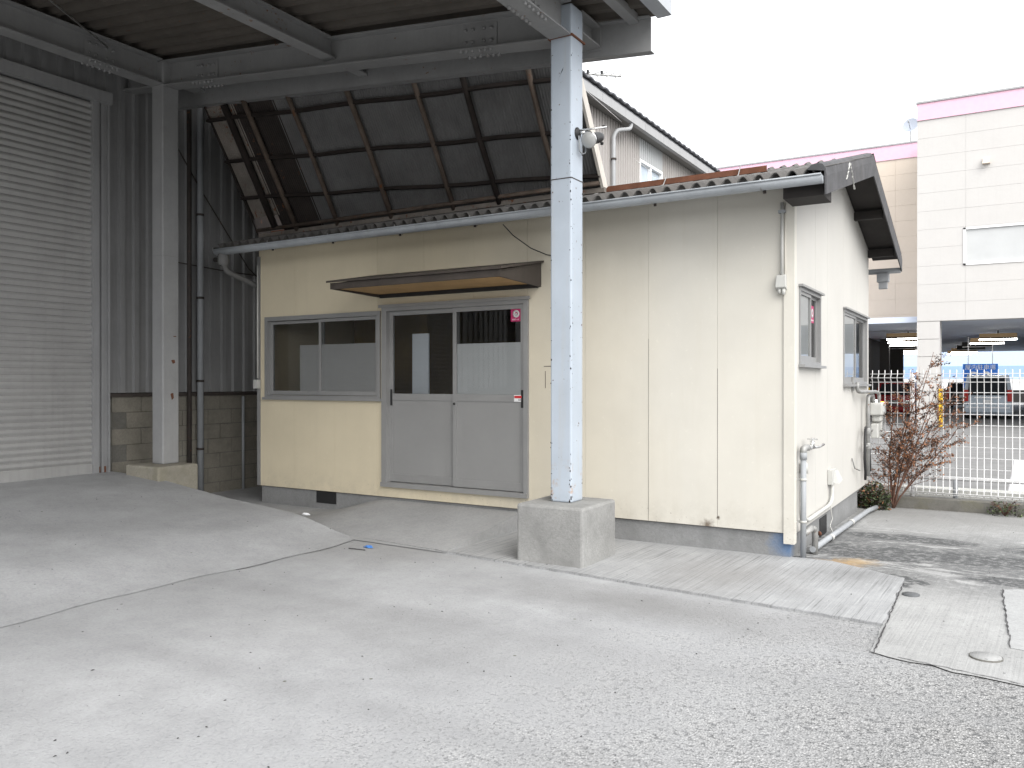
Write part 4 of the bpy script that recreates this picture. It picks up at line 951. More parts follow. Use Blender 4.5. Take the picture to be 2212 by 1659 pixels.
# gas meter set at the far corner
gm = thing('gas_meter', (.1, 3.6, 0), 'grey gas meter with galvanised pipes and black hoses at the far gable corner', 'gas meter')
put('supply_pipe', MB().tube(fillet([(.06, 3.02, 1.50), (.06, 3.02, 1.39), (.10, 3.15, 1.385), (.12, 4.05, 1.38), (.14, 4.22, 1.36), (.14, 4.22, 1.22)], .05), .021, 10), 'galvanised', gm)
put('pipe_bracket', MB().box(.001, .02, 2.97, 3.06, 1.40, 1.56), 'galvanised', gm)
put('supply_pipe', MB().tube(fillet([(.09, 4.12, 1.24), (.08, 4.10, 1.34), (.08, 3.72, 1.33), (.08, 3.70, .35)], .05), .024, 10), 'galvanised', gm)
put('meter_body', MB().box(.05, .20, 4.05, 4.42, 1.08, 1.24).box(.07, .18, 4.10, 4.37, 1.0, 1.08), 'pipe_pale', gm, bevel=.02)
put('meter_dial', MB().box(.2005, .21, 4.12, 4.3, 1.12, 1.2), 'sticker_grey', gm)
put('regulator', MB().box(.05, .17, 4.22, 4.40, .82, 1.0), 'pipe_pale', gm, bevel=.01); put('regulator', MB().box(.08, .16, 3.95, 4.12, .80, .98), 'pipe_pale', gm, bevel=.01)
put('hose', MB().tube([(.07, 3.60, .95), (.09, 3.42, .93), (.10, 3.32, .78), (.10, 3.30, .6), (.10, 3.36, .42), (.09, 3.42, .34)], .016, 8), 'black_plastic', gm)
put('hose', MB().tube([(.08, 3.80, .72), (.085, 3.80, .55), (.085, 3.84, .40)], .018, 8), 'black_plastic', gm)
put('pipe_joint', MB().lathe([(.03, 0), (.034, .01), (.034, .07), (.03, .08)], (.08, 3.70, .86), (0, 0, 1), 10).lathe([(.03, 0), (.034, .01), (.034, .07), (.03, .08)], (.08, 3.70, .68), (0, 0, 1), 10).tube([(.08, 3.70, .72), (.08, 3.45, .73)], .016, 8).tube([(.08, 3.70, .92), (.09, 3.98, .90)], .02, 8), 'galvanised', gm)
put('chain', MB().tube([(.01, 2.98, .62), (.03, 3.05, .50), (.05, 3.25, .46)], .008, 5), 'galvanised', gm)

# ------------------------------------------------------------------ kerb wall, mesh fence
kw = thing('kerb_wall', (2.2, FY, -.1), 'low weathered concrete kerb wall under the white mesh fence', 'wall')
def segs(x0, x1, w):
    x = x0
    while x < x1 - .01: yield x, min(x1, x + w); x += w
for i, (a, b) in enumerate(segs(.02, 8, 1.6)): put('wall_section', MB().box(a + .004, b - .004, FY - .06, FY + .10, -.3, .042), 'kerb_concrete', kw, bevel=.012)
fe = thing('mesh_fence', (2.2, FY, .07), 'white welded mesh fence with folded top on the kerb wall', 'fence')
VX = [.03 + i * .0745 for i in range(80)]
def wire_profile():
    y0 = FY + .02
    return [(0, y0, .08), (0, y0 - .045, .115), (0, y0, .16), (0, y0, 1.50), (0, y0 - .075, 1.555), (0, y0, 1.60), (0, y0 + .0, 1.655)]
vw = MB().tube(wire_profile(), .0048, 6).mesh('upright_wire'); vw.materials.append(MATS['fence_white'])
for x in VX: put('upright_wire', vw, 'fence_white', fe, loc=(x, 0, 0))
hz = [(FY + .02, .085), (FY - .03, .115), (FY + .02, .155), (FY + .02, 1.50), (FY - .06, 1.555), (FY + .015, 1.605)] + [(FY + .028, .155 + .135 * k) for k in range(1, 10)]
hw = MB().tube([(0, 0, 0), (5.95, 0, 0)], .0052, 6).mesh('cross_wire'); hw.materials.append(MATS['fence_white'])
for (yy, zz) in hz: put('cross_wire', hw, 'fence_white', fe, loc=(0, yy, zz))
for x in (.50, 2.5, 4.5): put('fence_post', MB().tube([(x, FY + .055, .0), (x, FY + .055, 1.62)], .024, 10), 'fence_white', fe)
gr = thing('guard_rail', (2.5, 4.8, 0), 'white tubular guard rail on short posts just behind the mesh fence', 'rail')
put('rail_tube', MB().tube([(-.3, 4.78, .265), (8, 4.78, .265)], .028, 10), 'fence_white', gr)
for x in (.97, 1.62 + .9, 4.1): put('rail_post', MB().tube([(x, 4.78, -.02), (x, 4.78, .25)], .03, 10), 'pipe_grey', gr)
lk = structure('lot_kerb', MB().box(-3, 9, 5.05, 5.25, -.1, .10), 'lot_kerb_concrete', bevel=.01)
wb = thing('white_board', (1.75, 5.35, 0), 'white tapered plastic barrier board behind the guard rail at right', 'barrier')
put('board', MB().hexa([(1.53, 5.30, .0), (2.05, 5.30, .0), (2.05, 5.52, .0), (1.53, 5.52, .0), (1.61, 5.37, .48), (1.98, 5.37, .48), (1.98, 5.45, .48), (1.61, 5.45, .48)]), 'board_white', wb, bevel=.02)
put('board_foot', MB().box(1.50, 2.08, 5.26, 5.56, -.005, .03), 'board_white', wb)
put('board_band', MB().hexa([(1.80, 5.295, .03), (2.0, 5.295, .03), (2.0, 5.53, .03), (1.80, 5.53, .03), (1.83, 5.36, .44), (1.94, 5.36, .44), (1.94, 5.46, .44), (1.83, 5.46, .44)]), 'mall_blue_pale', wb)

# ------------------------------------------------------------------ car park and shopping building
structure('car_park', MB().add([(-40, FY + .1, -.012), (60, FY + .1, -.012), (60, 75, -.012), (-40, 75, -.012)], [(0, 1, 2, 3)]), 'asphalt')
for (a, b, c_, d) in ((-3.5, -.95, 20.3, 20.5), (-3.2, -1.1, 17.35, 17.5), (-1.5, .3, 7.35, 7.47), (-1.6, -.4, 11.6, 11.8), (3.2, 9, 26, 26.2), (2.6, 9, 20.2, 20.35)):
    structure('parking_line', MB().add([(a, c_, -.006), (b, c_ - .15, -.006), (b, d - .15, -.006), (a, d, -.006)], [(0, 1, 2, 3)]), 'line_paint')
mall = thing('shopping_building', (0, 30, 0), 'beige panelled shopping building with pink parapet beyond the fence', 'building')
MY1, MY2, MTOP, MOP, MBAND = 24.0, 28.9, 10.93, 3.56, 10.36
MXC = -1.15
hood_pl = []
def mall_face(x0, x1, y, mat, jx, openings, y_th=.4):
    z = MOP; rowh = (MBAND - MOP) / 11
    xb = [x0] + sorted(j for j in jx if x0 < j < x1) + [x1]
    for r_ in range(11):
        for a, b in zip(xb, xb[1:]):
            m = MB()
            for (p0, p1, q0, q1) in rects_minus((a + .003, b - .003, z + r_ * rowh + .003, z + (r_ + 1) * rowh - .003), openings): m.box(p0, p1, y, y + .032, q0, q1)
            if m.v: put('panel', m, mat, mall)
    bk_ = MB()
    for (p0, p1, q0, q1) in rects_minus((x0, x1, MOP, MTOP), openings): bk_.box(p0, p1, y + .012, y + y_th, q0, q1)
    put('wall', bk_, mat, mall)
    put('parapet_band', MB().box(x0, x1, y - .04, y + .011, MBAND, MTOP), 'mall_pink', mall)
    put('parapet_cap', MB().box(x0 - .03, x1 + .03, y - .08, y + y_th, MTOP, MTOP + .06), 'house_trim', mall)
MW = (.235, 4.6, 5.37, 6.61)
mall_face(MXC, 26, MY1, 'mall_panel', [.30, 3.9, 7.5, 11.1, 14.7, 18.3], [MW])
mall_face(-26, MXC - .0, MY2, 'mall_panel_warm', [-2.35, -5.9, -9.5, -13.1, -16.7], [])
put('wall', MB().box(MXC, MXC + .35, MY1 + .4, MY2 + .4, MOP, MTOP), 'mall_panel', mall)
for r_ in range(6): put('panel', MB().box(MXC, -.46, MY1, MY1 + .06, .02 + r_ * .588, .02 + (r_ + 1) * .588 - .02), 'mall_panel', mall)
put('pillar', MB().box(MXC + .004, -.464, MY1 + .03, MY1 + 1.0, -.1, MOP), 'mall_panel', mall)
wmm = put('window', MB().box(MW[0], MW[1], MY1 - .03, MY1 + .1, MW[2], MW[2] + .06).box(MW[0], MW[1], MY1 - .03, MY1 + .1, MW[3] - .06, MW[3]).box(MW[0], MW[0] + .07, MY1 - .03, MY1 + .1, MW[2], MW[3]).box(MW[1] - .07, MW[1], MY1 - .03, MY1 + .1, MW[2], MW[3]), 'mall_white', mall)
put('pane', MB().box(MW[0] + .07, MW[1] - .07, MY1 + .03, MY1 + .05, MW[2] + .06, MW[3] - .06), 'frost_film', wmm)
put('vent_hood', MB().hexa([(.78, MY1 - .18, 8.63), (1.0, MY1 - .18, 8.63), (1.0, MY1, 8.63), (.78, MY1, 8.63), (.80, MY1 - .08, 8.83), (.98, MY1 - .08, 8.83), (.98, MY1, 8.83), (.80, MY1, 8.83)]), 'mall_panel_warm', mall)
# parking deck under the building
put('ceiling', MB().box(-26, 26, MY1 + .4, 57, MOP + .0, MOP + .2), 'mall_ceiling', mall)
put('back_wall', MB().box(-26, 26, 66, 66.4, 2.75, 6.5), 'mall_blue_pale', mall)
put('back_wall', MB().box(-26, 26, 65.96, 66.4, 1.75, 2.749), 'mall_blue', mall)
put('back_wall', MB().box(-26, 26, 65.92, 66.4, .9, 1.749), 'mall_white', mall)
put('back_wall', MB().box(-26, 26, 65.92, 66.4, -.1, .899), 'mall_dark', mall)  # shade down among the cars, painted as a dark strip
put('side_wall', MB().box(-4.4, -4.1, MY2 + .41, 41, -.1, MOP), 'mall_dark', mall)
put('side_wall', MB().box(-3.8, -3.4, 36, 36.4, -.1, MOP), 'mall_dark', mall)
put('side_wall', MB().box(-4.1, -3.3, 41, 41.3, -.1, MOP), 'mall_dark', mall)
put('inner_column', MB().box(3.35, 3.75, 45.0, 45.4, -.05, MOP), 'mall_white', mall)
for i, (x, y_) in enumerate(((-.42, MY1 - .07), (-3.35, MY2 - .07))):
    put('corner_guard', MB().box(x - .06, x + .06, y_ - .06, y_ + .06, .0, 1.28), 'yellow_guard', mall)
sb = thing('parking_sign', (.4, 36, 1.2), 'blue indoor parking sign with white lettering hanging inside the building', 'sign')
put('sign_board', MB().box(-.30, 1.10, 36, 36.05, 1.22, 2.33), 'sign_blue', sb)
for x in (-.08, .88): put('hanger', MB().box(x - .02, x + .02, 36.01, 36.04, 2.33, MOP), 'mall_white', sb)
text_part('lettering', '屋内駐車場', .255, (.40, 35.995, 2.16), (R(90), 0, 0), 'sign_white', sb, ext=.004, sx=.96)
text_part('lettering', 'P', .70, (.13, 35.995, 1.71), (R(90), 0, 0), 'sign_white', sb, ext=.004)
put('arrow', MB().prism([(.50, 35.99, 1.98), (.72, 35.99, 1.98), (.96, 35.99, 1.70), (.96, 35.99, 1.50), (.86, 35.99, 1.50), (.86, 35.99, 1.64), (.62, 35.99, 1.90)], (0, .008, 0)), 'sign_white', sb)
# ceiling lamps
def lamp(x, y_, z, L, lit=True, n=''):
    t_ = thing('ceiling_lamp', (x, y_, z), n, 'ceiling lamp', 'lamps in the parking deck')
    put('housing', MB().box(x - L / 2, x + L / 2, y_ - .09, y_ + .09, z + .08, z + .24), 'lamp_housing' if lit else 'mall_dark', t_)
    put('tray', MB().box(x - L / 2, x + L / 2, y_ - .12, y_ + .12, z + .03, z + .079), 'mall_dark', t_)
    put('tube', MB().tube([(x - L / 2, y_, z), (x + L / 2, y_, z)], .024, 8), 'tube_lit' if lit else 'mall_white', t_)
    put('hanger', MB().box(x - .02, x + .02, y_ - .01, y_ + .01, z + .2, MOP), 'mall_dark', t_)
OR = ['nearest', 'second', 'third', 'fourth', 'fifth', 'sixth']
for i, (x, y_) in enumerate(((1.15, 31.0), (.70, 34.6), (.22, 38.4), (-.2, 42.2), (-.68, 46.5), (-1.1, 50.2))):
    lamp(x, y_, 3.2, 1.3, i not in (2, 3), OR[i] + ' ceiling lamp of the row right of the beige pillar' + (' unlit' if i in (2, 3) else ''))
for i, y_ in enumerate((30.0, 33.2, 36.4, 40.4, 44.8, 49.0)):
    lamp(-2.0 - .33 * i, y_, 3.26, 1.6, i != 3, OR[i] + ' ceiling lamp of the row left of the beige pillar' + (' unlit' if i == 3 else ''))
ds = thing('satellite_dish', (-1.83, 29.1, 10.99), 'pale round satellite dish on the lower pink parapet', 'dish')
put('mast', MB().tube([(-1.83, 29.1, 10.9), (-1.83, 29.1, 11.7)], .02, 8), 'galvanised', ds)
put('dish', MB().lathe([(0, .06), (.15, .045), (.30, .0)], (-1.83, 29.0, 11.68), (.2, 1, -.3), 24), 'dish_grey', ds)
put('feed_arm', MB().tube([(-1.83, 28.95, 11.5), (-1.85, 28.6, 11.70)], .015, 6).tube([(-1.86, 28.58, 11.66), (-1.86, 28.58, 11.76)], .03, 8), 'pipe_grey', ds)

# ------------------------------------------------------------------ cars under the building
def car(name, loc, rz, L, W_, H, col, label, van=False, rear=False, extra=None):
    """local frame: +y is the end that faces the camera side; origin on the ground at that end's centre"""
    t_ = thing(name, loc, label, 'car'); rot = Matrix.Rotation(rz, 4, 'Z')
    def pm(nm, mb, mat, par=None, bev=0):
        mb.v = [tuple(rot @ Vector(p) + Vector(loc)) for p in mb.v]; return put(nm, mb, mat, par or t_, bevel=bev)
    w = W_ / 2; belt = H * (.52 if van else .60); gc = .18
    if van and rear:
        prof = [(0, .32), (.0, .55), (-.04, belt), (-.28, H - .06), (-.55, H), (-L * .55, H), (-L * .74, H * .93), (-L * .86, belt), (-L * .99, belt * .85), (-L, .35), (-L + .1, gc), (-.08, gc)]
    elif rear:
        prof = [(0, .32), (0, belt * .95), (-.45, belt + .04), (-.95, H), (-L * .5, H), (-L * .68, belt), (-L * .98, belt * .85), (-L, .35), (-L + .1, gc), (-.08, gc)]
    else:
        prof = [(0, .30), (-.02, belt * .78), (-.18, belt * .86), (-1.05, belt), (-1.75, H - .02), (-2.6, H), (-L * .86, belt + .1), (-L, belt * .9), (-L, .35), (-L + .1, gc), (-.1, gc)]
    m = MB(); n = len(prof); rings = []
    for s_, k in ((-1, 1.), (-.92, 0), (.92, 0), (1, 1.)):
        rings.append([(w * s_ * (1 - .13 * max(0, (z - belt) / (H - belt)) ) * (1 if abs(s_) == 1 else 1), y_ * 1 + (0 if abs(s_) < 1 else -.05), z) for y_, z in prof])
    vs = [p for r_ in rings for p in r_]
    m.add(vs, [(r_ * n + i, r_ * n + (i + 1) % n, (r_ + 1) * n + (i + 1) % n, (r_ + 1) * n + i) for r_ in range(3) for i in range(n)] + [tuple(range(n)), tuple(range(3 * n, 4 * n))[::-1]])
    pm('body', m, col, bev=.03)
    # screens at both ends and side glass
    if van and rear: a, b = (-.062, belt + .03), (-.27, H - .10)
    elif rear: a, b = (-.50, belt + .08), (-.92, H - .04)
    else: a, b = (-1.10, belt + .04), (-1.70, H - .06)
    q = .86
    pm('rear_window' if rear else 'windscreen', MB().add([(-w * .84, a[0] + .035, a[1]), (w * .84, a[0] + .035, a[1]), (w * .74, b[0] + .035, b[1]), (-w * .74, b[0] + .035, b[1])], [(0, 1, 2, 3)]), 'car_glass')
    for s_ in (-1, 1):
        pm('side_window', MB().add([(s_ * (w * .995), -.55 if van else -1.5, belt + .05), (s_ * (w * .995), -L * .62, belt + .05), (s_ * (w * .895), -L * .58, H - .10), (s_ * (w * .895), -.75 if van else -1.95, H - .10)], [(0, 1, 2, 3)]), 'car_glass')
        for yy in (-.78, -L + .85):
            wh_ = pm('wheel', MB().lathe([(.12, 0), (.30, 0), (.315, .03), (.315, .17), (.30, .2), (.12, .2)], (s_ * w - .10 - s_ * .11, yy, .315), (1, 0, 0), 20), 'tyre')
            pm('rim', MB().lathe([(0, .02), (.2, .01), (.21, 0)], (s_ * (w + .0), yy, .315), (-s_, 0, 0), 14), 'aluminium', wh_)
    pm('bumper', MB().box(-w * .97, w * .97, -.12, .05, .26, .52), col, bev=.03)
    pm('bumper_strip', MB().box(-w * .9, w * .9, .0505, .056, .44, .49), 'mall_white' if rear else 'car_dark')
    pm('number_plate', MB().box(-.165, .165, .012, .022, .62 if rear else .40, .785 if rear else .56), 'sticker_white')
    if rear:
        for s_ in (-1, 1): pm('tail_light', MB().box(s_ * w * .80, s_ * w * .99, -.11, .012, belt - .22, belt + .25 if van else belt), 'tail_red')
        pm('tailgate_trim', MB().box(-w * .55, w * .55, .010, .02, .85, .90), 'chrome')
    else:
        pm('grille', MB().prism([(-.28, .012, belt * .80), (.28, .012, belt * .80), (.16, .03, .42), (-.16, .03, .42)], (0, .012, 0)), 'car_dark')
        for k in range(3): pm('grille_bar', MB().box(-.25 + .03 * k, .25 - .03 * k, .026, .045, .48 + (2 - k) * .09, .50 + (2 - k) * .09), 'chrome')
        for s_ in (-1, 1):
            pm('headlight', MB().box(s_ * w * .58, s_ * w * .93, -.08, .014, belt * .62, belt * .80), 'headlamp_lit' if s_ == extra else 'chrome', bev=.01)
            if s_ == extra: pm('indicator', MB().box(s_ * w * .56, s_ * w * .40, -.03, .016, belt * .62, belt * .72), 'indicator_lit')
    return t_
car('parked_minivan', (.78, 31.6, 0), R(180), 4.4, 1.72, 1.80, 'car_silver', 'silver blue minivan parked tail out inside the building', True, True)
car('parked_car', (-2.85, 32.4, 0), R(180), 4.2, 1.70, 1.48, 'car_red', 'dark red car facing out with its lamp lit behind the shrub', extra=1)
car('parked_wagon', (3.35, 32.2, 0), R(180), 4.3, 1.70, 1.55, 'car_dark', 'dark car parked right of the silver minivan', True, True)
car('parked_hatchback', (-.75, 46, 0), R(180), 4.0, 1.66, 1.5, 'car_dark', 'dark car deep in the parking deck behind the pillar', True, True)

# ------------------------------------------------------------------ beige house behind
bh = thing('neighbour_house', (-7.5, 9, 0), 'beige house with vertical ribbed siding and grey tiled eaves behind the hut roof', 'house')
BX = -4.25; EZ = 6.12; BY0, BY1 = 4.8, 13.2; WY0, WYM, WY1, WZ0, WZ1 = 6.93, 7.50, 8.09, 4.4, 5.58
HWN = (7.5, 8.72, 4.55, 5.80)
def rib_sheet(ya, yb, z0, z1, mat, name='siding_sheet', pitch=.105):
    m = MB(); n = max(1, round((yb - ya) / pitch)); pw = (yb - ya) / n; prof = []
    for k in range(n): prof += [(k * pw, .022), (k * pw + pw * .55, .022), (k * pw + pw * .66, 0), (k * pw + pw * .92, 0)]
    prof.append((yb - ya, .022)); q = len(prof)
    va = [(BX + d, ya + p, z0) for p, d in prof]; vb = [(BX + d, ya + p, z1) for p, d in prof]
    m.add(va + vb, [(k, k + 1, q + k + 1, q + k) for k in range(q - 1)]); return put(name, m, mat, bh)
rib_sheet(BY0, 6.0, 0, EZ - .15, 'house_siding'); rib_sheet(6.0, WY0, 0, EZ - .15, 'house_siding')
rib_sheet(WY0, WY1, 0, WZ0, 'house_siding'); rib_sheet(WY0, WY1, WZ1, EZ - .15, 'house_siding_patch')
rib_sheet(WY1, 11, 0, EZ - .15, 'house_siding'); rib_sheet(11, BY1, 0, EZ - .15, 'house_siding')
put('wall_core', MB().box(-11, BX - .3, BY0 + .02, BY1, 0, EZ - .2).box(BX - .3, BX - .01, BY0 + .02, WY0, 0, EZ - .2).box(BX - .3, BX - .01, WY1, BY1, 0, EZ - .2).box(BX - .3, BX - .01, WY0, WY1, 0, WZ0).box(BX - .3, BX - .01, WY0, WY1, WZ1, EZ - .2), 'house_siding', bh)
wd = put('window', MB().box(BX - .06, BX + .03, WY0, WY0 + .05, WZ0, WZ1).box(BX - .06, BX + .03, WY1 - .05, WY1, WZ0, WZ1).box(BX - .06, BX + .03, WY0 + .05, WY1 - .05, WZ1 - .05, WZ1).box(BX - .06, BX + .03, WY0 + .05, WY1 - .05, WZ0, WZ0 + .05).box(BX - .05, BX + .02, WYM - .03, WYM + .03, WZ0 + .05, WZ1 - .05), 'mall_white', bh)
for a, b in ((WY0 + .05, WYM - .03), (WYM + .03, WY1 - .05)): put('pane', MB().add([(BX - .04, a, WZ0 + .06), (BX - .04, b, WZ0 + .06), (BX - .04, b, WZ1 - .06), (BX - .04, a, WZ1 - .06)], [(0, 1, 2, 3)]), 'house_pane', wd)
# eaves: soffit, segmented gutter board, tiles
put('soffit', MB().box(BX - .05, BX + .23, BY0 - .9, BY1 + .3, EZ - .14, EZ - .12), 'house_soffit', bh)
for a, b in [(BY0 - .9 + .9 * i, BY0 - .9 + .9 * (i + 1)) for i in range(10)]: put('gutter_board', MB().box(BX + .19, BX + .27, a + .004, b - .004, EZ - .165, EZ - .02), 'house_trim', bh)
rf = put('roof', MB().prism([(BX + .25, BY0 - .9, EZ - .02), (BX + .25, BY0 - .9, EZ + .02), (-7.6, BY0 - .9, EZ + 1.75), (-11.2, BY0 - .9, EZ - .05), (-11.2, BY0 - .9, EZ - .12)], (0, BY1 - BY0 + 1.2, 0)), 'house_tile', bh)
tm = MB(); tm.sheet(lambda u, v: (.31 - .62 * v, .28 * u, .03 + .31 * v + .035 * math.sin(math.pi * u) * (1) + .0), 6, 1)
tml = tm.mesh('roof_tile'); tml.materials.append(MATS['house_tile'])
for i in range(33): 
    o = put('roof_tile', tml, 'house_tile', rf, loc=(BX, BY0 - .9 + .283 * i, EZ + .01))
    s_ = o.modifiers.new('thick', 'SOLIDIFY'); s_.thickness = .03
for y_ in (5.65, 9.6):
    dpp = put('downpipe', MB().tube(fillet([(BX + .22, y_ + .42, EZ - .13), (BX + .22, y_ + .40, EZ - .26), (BX + .12, y_ + .05, EZ - .36), (BX + .08, y_, EZ - .46), (BX + .08, y_, .5)], .08), .034, 10), 'house_pipe', bh)
    put('pipe_clip', MB().lathe([(.043, 0), (.048, .0), (.048, .03), (.043, .03)], (BX + .08, y_, 5.25), (0, 0, 1), 10).lathe([(.043, 0), (.048, .0), (.048, .03), (.043, .03)], (BX + .08, y_, 4.45), (0, 0, 1), 10), 'flashing_dark', dpp)
# aerial on the house roof
aer = thing('roof_aerial', (-7.2, 9, 8.1), 'thin television aerial above the beige house beside the column top', 'aerial')
put('mast', MB().tube([(-7.2, 9.0, 8.0), (-7.2, 9.0, 8.75)], .018, 6), 'galvanised', aer)
put('boom', MB().tube([(-7.3, 9.0, 8.42), (-5.49, 9.0, 7.97)], .02, 6), 'galvanised', aer)
for i in range(9):
    x = -7.1 + i * .195; z = 8.42 - (x + 7.3) * .2486
    put('element', MB().tube([(x - .02, 9.0 - .36 + .02 * i, z - .10), (x + .02, 9.0 + .36 - .02 * i, z + .14)], .012, 5), 'galvanised', aer)
for i in range(3):
    x = -6.6 + i * .33; put('clamp', MB().box(x - .02, x + .02, 8.97, 9.03, 8.42 - (x + 7.3) * .2486, 8.42 - (x + 7.3) * .2486 + .09), 'black_plastic', aer)
c1 = thing('overhead_cable', (-2.0, -.3, 4.3), 'upper thin white cable running from the canopy to the house eaves', 'cable')
put('cable_line', MB().tube([(-2.2, .0, 4.75), (-3.3, 2.6, 5.42), (BX + .12, 5.9, 5.95)], .005, 5), 'fence_white', c1)
c2 = thing('overhead_cable', (-2.0, -.3, 4.2), 'lower thin white cable sagging across the beige ribbed wall', 'cable')
put('cable_line', MB().tube([(-2.2, .0, 4.52), (-3.3, 2.6, 5.1), (-4.35, 5.2, 5.72), (BX + .05, 7.3, 5.45), (BX + .03, 8.8, 5.2)], .005, 5), 'fence_white', c2)

# ------------------------------------------------------------------ plants
def shrub(name, base, label, stems, cat, rr, leafmats, nleaf, lsize, tip_bias=.35):
    t_ = thing(name, base, label, cat); tw = MB(); tips = []
    for (dx, dy, h, r0) in stems:
        n = 9; p0 = Vector(base); bend = Vector((rr.uniform(-.08, .08), rr.uniform(-.05, .05), 0)); pts = []
        for i in range(n + 1):
            u = i / n; pts.append(p0 + Vector((dx * u ** 1.15, dy * u, h * (u ** .9))) + bend * math.sin(u * math.pi) + Vector((rr.uniform(-.008, .008), rr.uniform(-.008, .008), 0)))
        tw.tube(pts, r0, 6, r1=r0 * .25)
        for k in range(16):
            i = rr.randint(2, n - 1); p = pts[i]; d = (pts[i] - pts[i - 1]).normalized()
            a = rr.choice((-1, 1)) * rr.uniform(.5, 1.0); q = Vector((d.x * math.cos(a) + d.z * math.sin(a), rr.uniform(-.45, .45), -d.x * math.sin(a) + d.z * math.cos(a))).normalized()
            if q.z < .15: q.z = .25; q.normalize()
            L = rr.uniform(.12, .42) * (1.15 - .5 * i / n); tpts = [p + q * L * s_ + Vector((0, 0, .05 * L * s_ * s_)) for s_ in (0, .5, 1)]
            tw.tube(tpts, r0 * .28, 4, r1=r0 * .1); tips.append(tpts)
            for kk in range(2):
                s_ = rr.uniform(.3, .9); p2 = p + q * L * s_; q2 = (q + Vector((rr.uniform(-.8, .8), rr.uniform(-.6, .6), rr.uniform(-.1, .7)))).normalized()
                t3 = [p2, p2 + q2 * rr.uniform(.06, .18)]; tw.tube(t3, r0 * .14, 4, r1=r0 * .07); tips.append([t3[0], t3[0] * .5 + t3[1] * .5, t3[1]])
        tips.append(pts[-3:])
    put('branches', tw, 'shrub_bark', t_)
    for mi, (mat, frac) in enumerate(leafmats):
        m = MB()
        for k in range(int(nleaf * frac)):
            tp_ = rr.choice(tips); u = rr.uniform(.1, 1.05); p = tp_[0] * (1 - u) + tp_[-1] * u + Vector((rr.gauss(0, .012), rr.gauss(0, .015), rr.gauss(0, .012)))
            a = Vector((rr.uniform(-1, 1), rr.uniform(-1, 1), rr.uniform(-1, 1))).normalized(); b = a.cross(Vector((rr.uniform(-1, 1), rr.uniform(-1, 1), rr.uniform(-1, 1)))).normalized(); s_ = lsize * rr.uniform(.5, 1.3)
            m.add([p - a * s_, p + b * s_ * .45, p + a * s_, p - b * s_ * .45], [(0, 1, 2, 3)])
        put('leaves', m, mat, t_, kind='stuff')
    return t_
rr = random.Random(21)
stems = [(.03, -.02, 1.30, .017), (.22, .0, 1.55, .013), (.38, .03, 1.75, .013), (.52, -.05, 1.60, .012), (.68, .0, 1.45, .012), (.80, -.03, 1.15, .012), (.62, -.12, .95, .009), (.12, -.1, .95, .009), (.05, -.05, .75, .008), (.45, .05, 1.98, .010), (.30, -.1, 1.0, .008), (.74, .03, 1.28, .010), (.58, -.02, 1.52, .010)]
shrub('deciduous_shrub', (.30, 4.28, -.105), 'tall sparse reddish twiggy shrub against the mesh fence', stems, 'shrub', rr, [('leaf_rust', .6), ('leaf_dark', .4)], 5200, .018)
rr = random.Random(5)
def clump(name, c, r, h, label, n, mats_l, size, cat='bush'):
    t_ = thing(name, c, label, cat); sm = MB()
    for k in range(14):
        a = rr.uniform(0, 6.28); q = Vector(c); d = Vector((math.cos(a) * r * .8, math.sin(a) * r * .5, h * rr.uniform(.6, 1))); sm.tube([q, q + d * .5 + Vector((0, 0, .04)), q + d], .006, 4, r1=.002)
    put('stems', sm, 'shrub_bark', t_)
    for mat, fr in mats_l:
        m = MB()
        for k in range(int(n * fr)):
            a = rr.uniform(0, 6.28); ra = r * math.sqrt(rr.random()); zz = h * rr.random() * (1 - .5 * (ra / r) ** 2)
            p = Vector(c) + Vector((math.cos(a) * ra, math.sin(a) * ra * .6, zz)); A = Vector((rr.uniform(-1, 1), rr.uniform(-1, 1), rr.uniform(-.6, .6))).normalized(); B = A.cross(Vector((rr.uniform(-1, 1), rr.uniform(-1, 1), rr.uniform(-1, 1)))).normalized(); s_ = size * rr.uniform(.5, 1.3)
            m.add([p - A * s_, p + B * s_ * .5, p + A * s_, p - B * s_ * .5], [(0, 1, 2, 3)])
        put('leaves', m, mat, t_, kind='stuff')
clump('low_bush', (.10, 4.05, -.10), .20, .36, 'dark low evergreen bush tucked under the far hut corner', 1500, [('leaf_green', .6), ('leaf_dark', .3), ('leaf_rust', .1)], .022)
clump('weed_clump', (1.52, 4.30, -.105), .20, .20, 'small green weed clump at the foot of the kerb wall', 220, [('leaf_green', .55), ('leaf_dark', .3), ('leaf_pale', .15)], .02, 'weed')

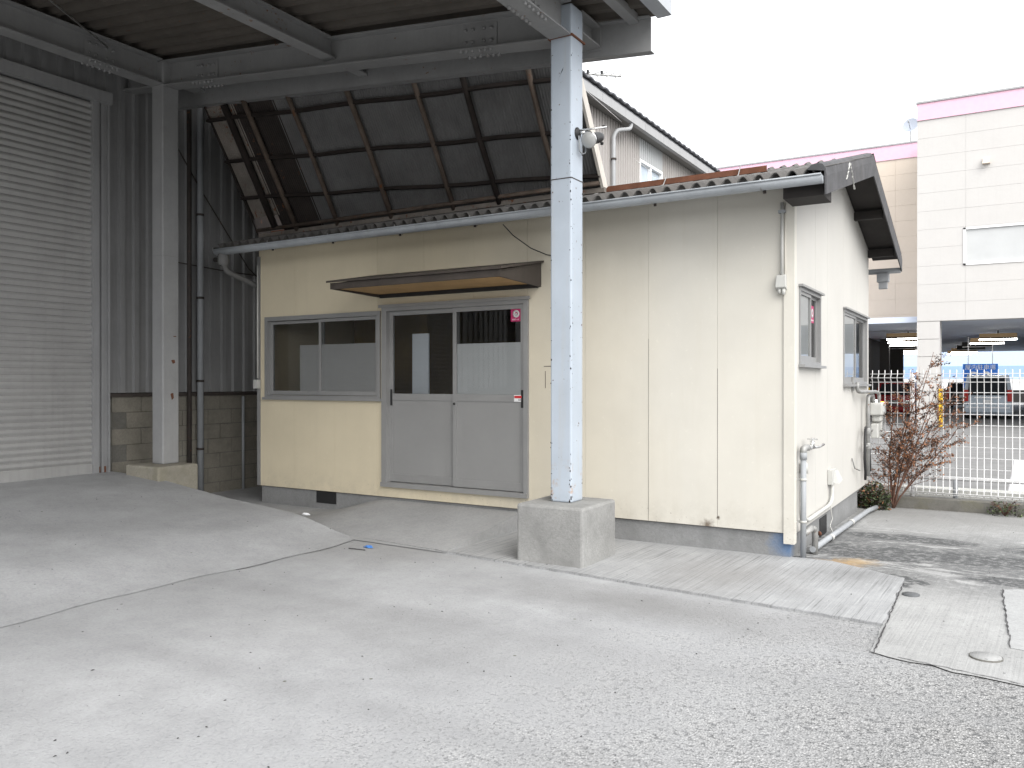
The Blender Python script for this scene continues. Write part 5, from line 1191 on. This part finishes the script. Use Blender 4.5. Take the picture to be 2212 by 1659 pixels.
# ------------------------------------------------------------------ small things on the ground
def cover(name, x, y_, r, label, z=.011):
    t_ = thing(name, (x, y_, z), label, 'manhole cover')
    put('lid', MB().lathe([(0, .006), (r * .90, .006), (r * .92, .002)], (x, y_, z), (0, 0, 1), 28), 'iron_cover' if r < .07 else 'apron_concrete', t_)
    put('ring', MB().lathe([(r * .93, .001), (r * .93, .0045), (r * .955, .0045), (r * .955, -.004)], (x, y_, z), (0, 0, 1), 28), 'iron_cover' if r < .07 else 'kerb_concrete', t_)
cover('drain_cover', .975, -.80, .06, 'small round dark iron cover beside the walkway end')
cover('manhole_cover', 1.46, -2.05, .085, 'faint round pale concrete cover near the right edge')
def crumple(name, c, r, label, mat, seed, flat=.35, cat='litter'):
    q = random.Random(seed); m = MB(); n1, n2 = 10, 6; vs = []
    for i in range(n2 + 1):
        for k in range(n1):
            a = 2 * math.pi * k / n1; b = math.pi * i / n2; s_ = r * q.uniform(.55, 1.15)
            vs.append((c[0] + s_ * 1.6 * math.sin(b) * math.cos(a), c[1] + s_ * .8 * math.sin(b) * math.sin(a), c[2] + r * flat + s_ * flat * math.cos(b)))
    m.add(vs, [(i * n1 + k, i * n1 + (k + 1) % n1, (i + 1) * n1 + (k + 1) % n1, (i + 1) * n1 + k) for i in range(n2) for k in range(n1)])
    return tag(put(name, m, mat), label, cat)
crumple('plastic_wrapper', (-3.40, -1.47, .0), .035, 'crumpled blue plastic wrapper by the ramp toe', 'litter_blue', 1)
crumple('paper_scrap', (-4.47, -1.17, .165), .035, 'white crumpled paper scrap on the loading ramp edge', 'litter_white', 2)
crumple('white_disc', (1.39, 3.22, -.085), .035, 'flat white plastic disc on the stained apron', 'litter_white', 3, .12)
tag(put('twig', MB().tube([(-3.52, -1.60, .008), (-3.44, -1.60, .010), (-3.34, -1.585, .008)], .004, 5), 'debris_dark'), 'thin dark twig lying beside the blue wrapper', 'twig')
crumple('paper_ball', (-6.2, -.55, .02), .03, 'small white paper ball behind the far footing', 'litter_white', 4)
db = MB(); q = random.Random(9)
for k in range(320):
    x = q.uniform(-6.6, 2.2); y_ = q.uniform(-5.6, -1.3) if q.random() < .8 else q.uniform(-1.2, 3.4)
    if y_ > -1.3 and -7 < x < .15: continue
    z = (rampz(x) if x < -3.74 and y_ < -1.2 else max(0, gz(x, y_))) + .002
    if y_ > -2.3 and x > -3.7: z += .016
    if x > .9: z = gz(x, y_) + .016
    a = q.uniform(0, 3.14); s_ = q.uniform(.0015, .006); e = q.uniform(1, 2.2); ca, sa = math.cos(a) * s_, math.sin(a) * s_
    db.add([(x - ca * e, y_ - sa * e, z), (x + sa, y_ - ca, z), (x + ca * e, y_ + sa * e, z), (x - sa, y_ + ca, z), (x, y_, z + s_ * .8)], [(0, 1, 4), (1, 2, 4), (2, 3, 4), (3, 0, 4)])
tag(put('ground_debris', db, 'debris_dark'), 'scattered dark leaf crumbs and grit on the concrete', 'debris', kind='stuff')
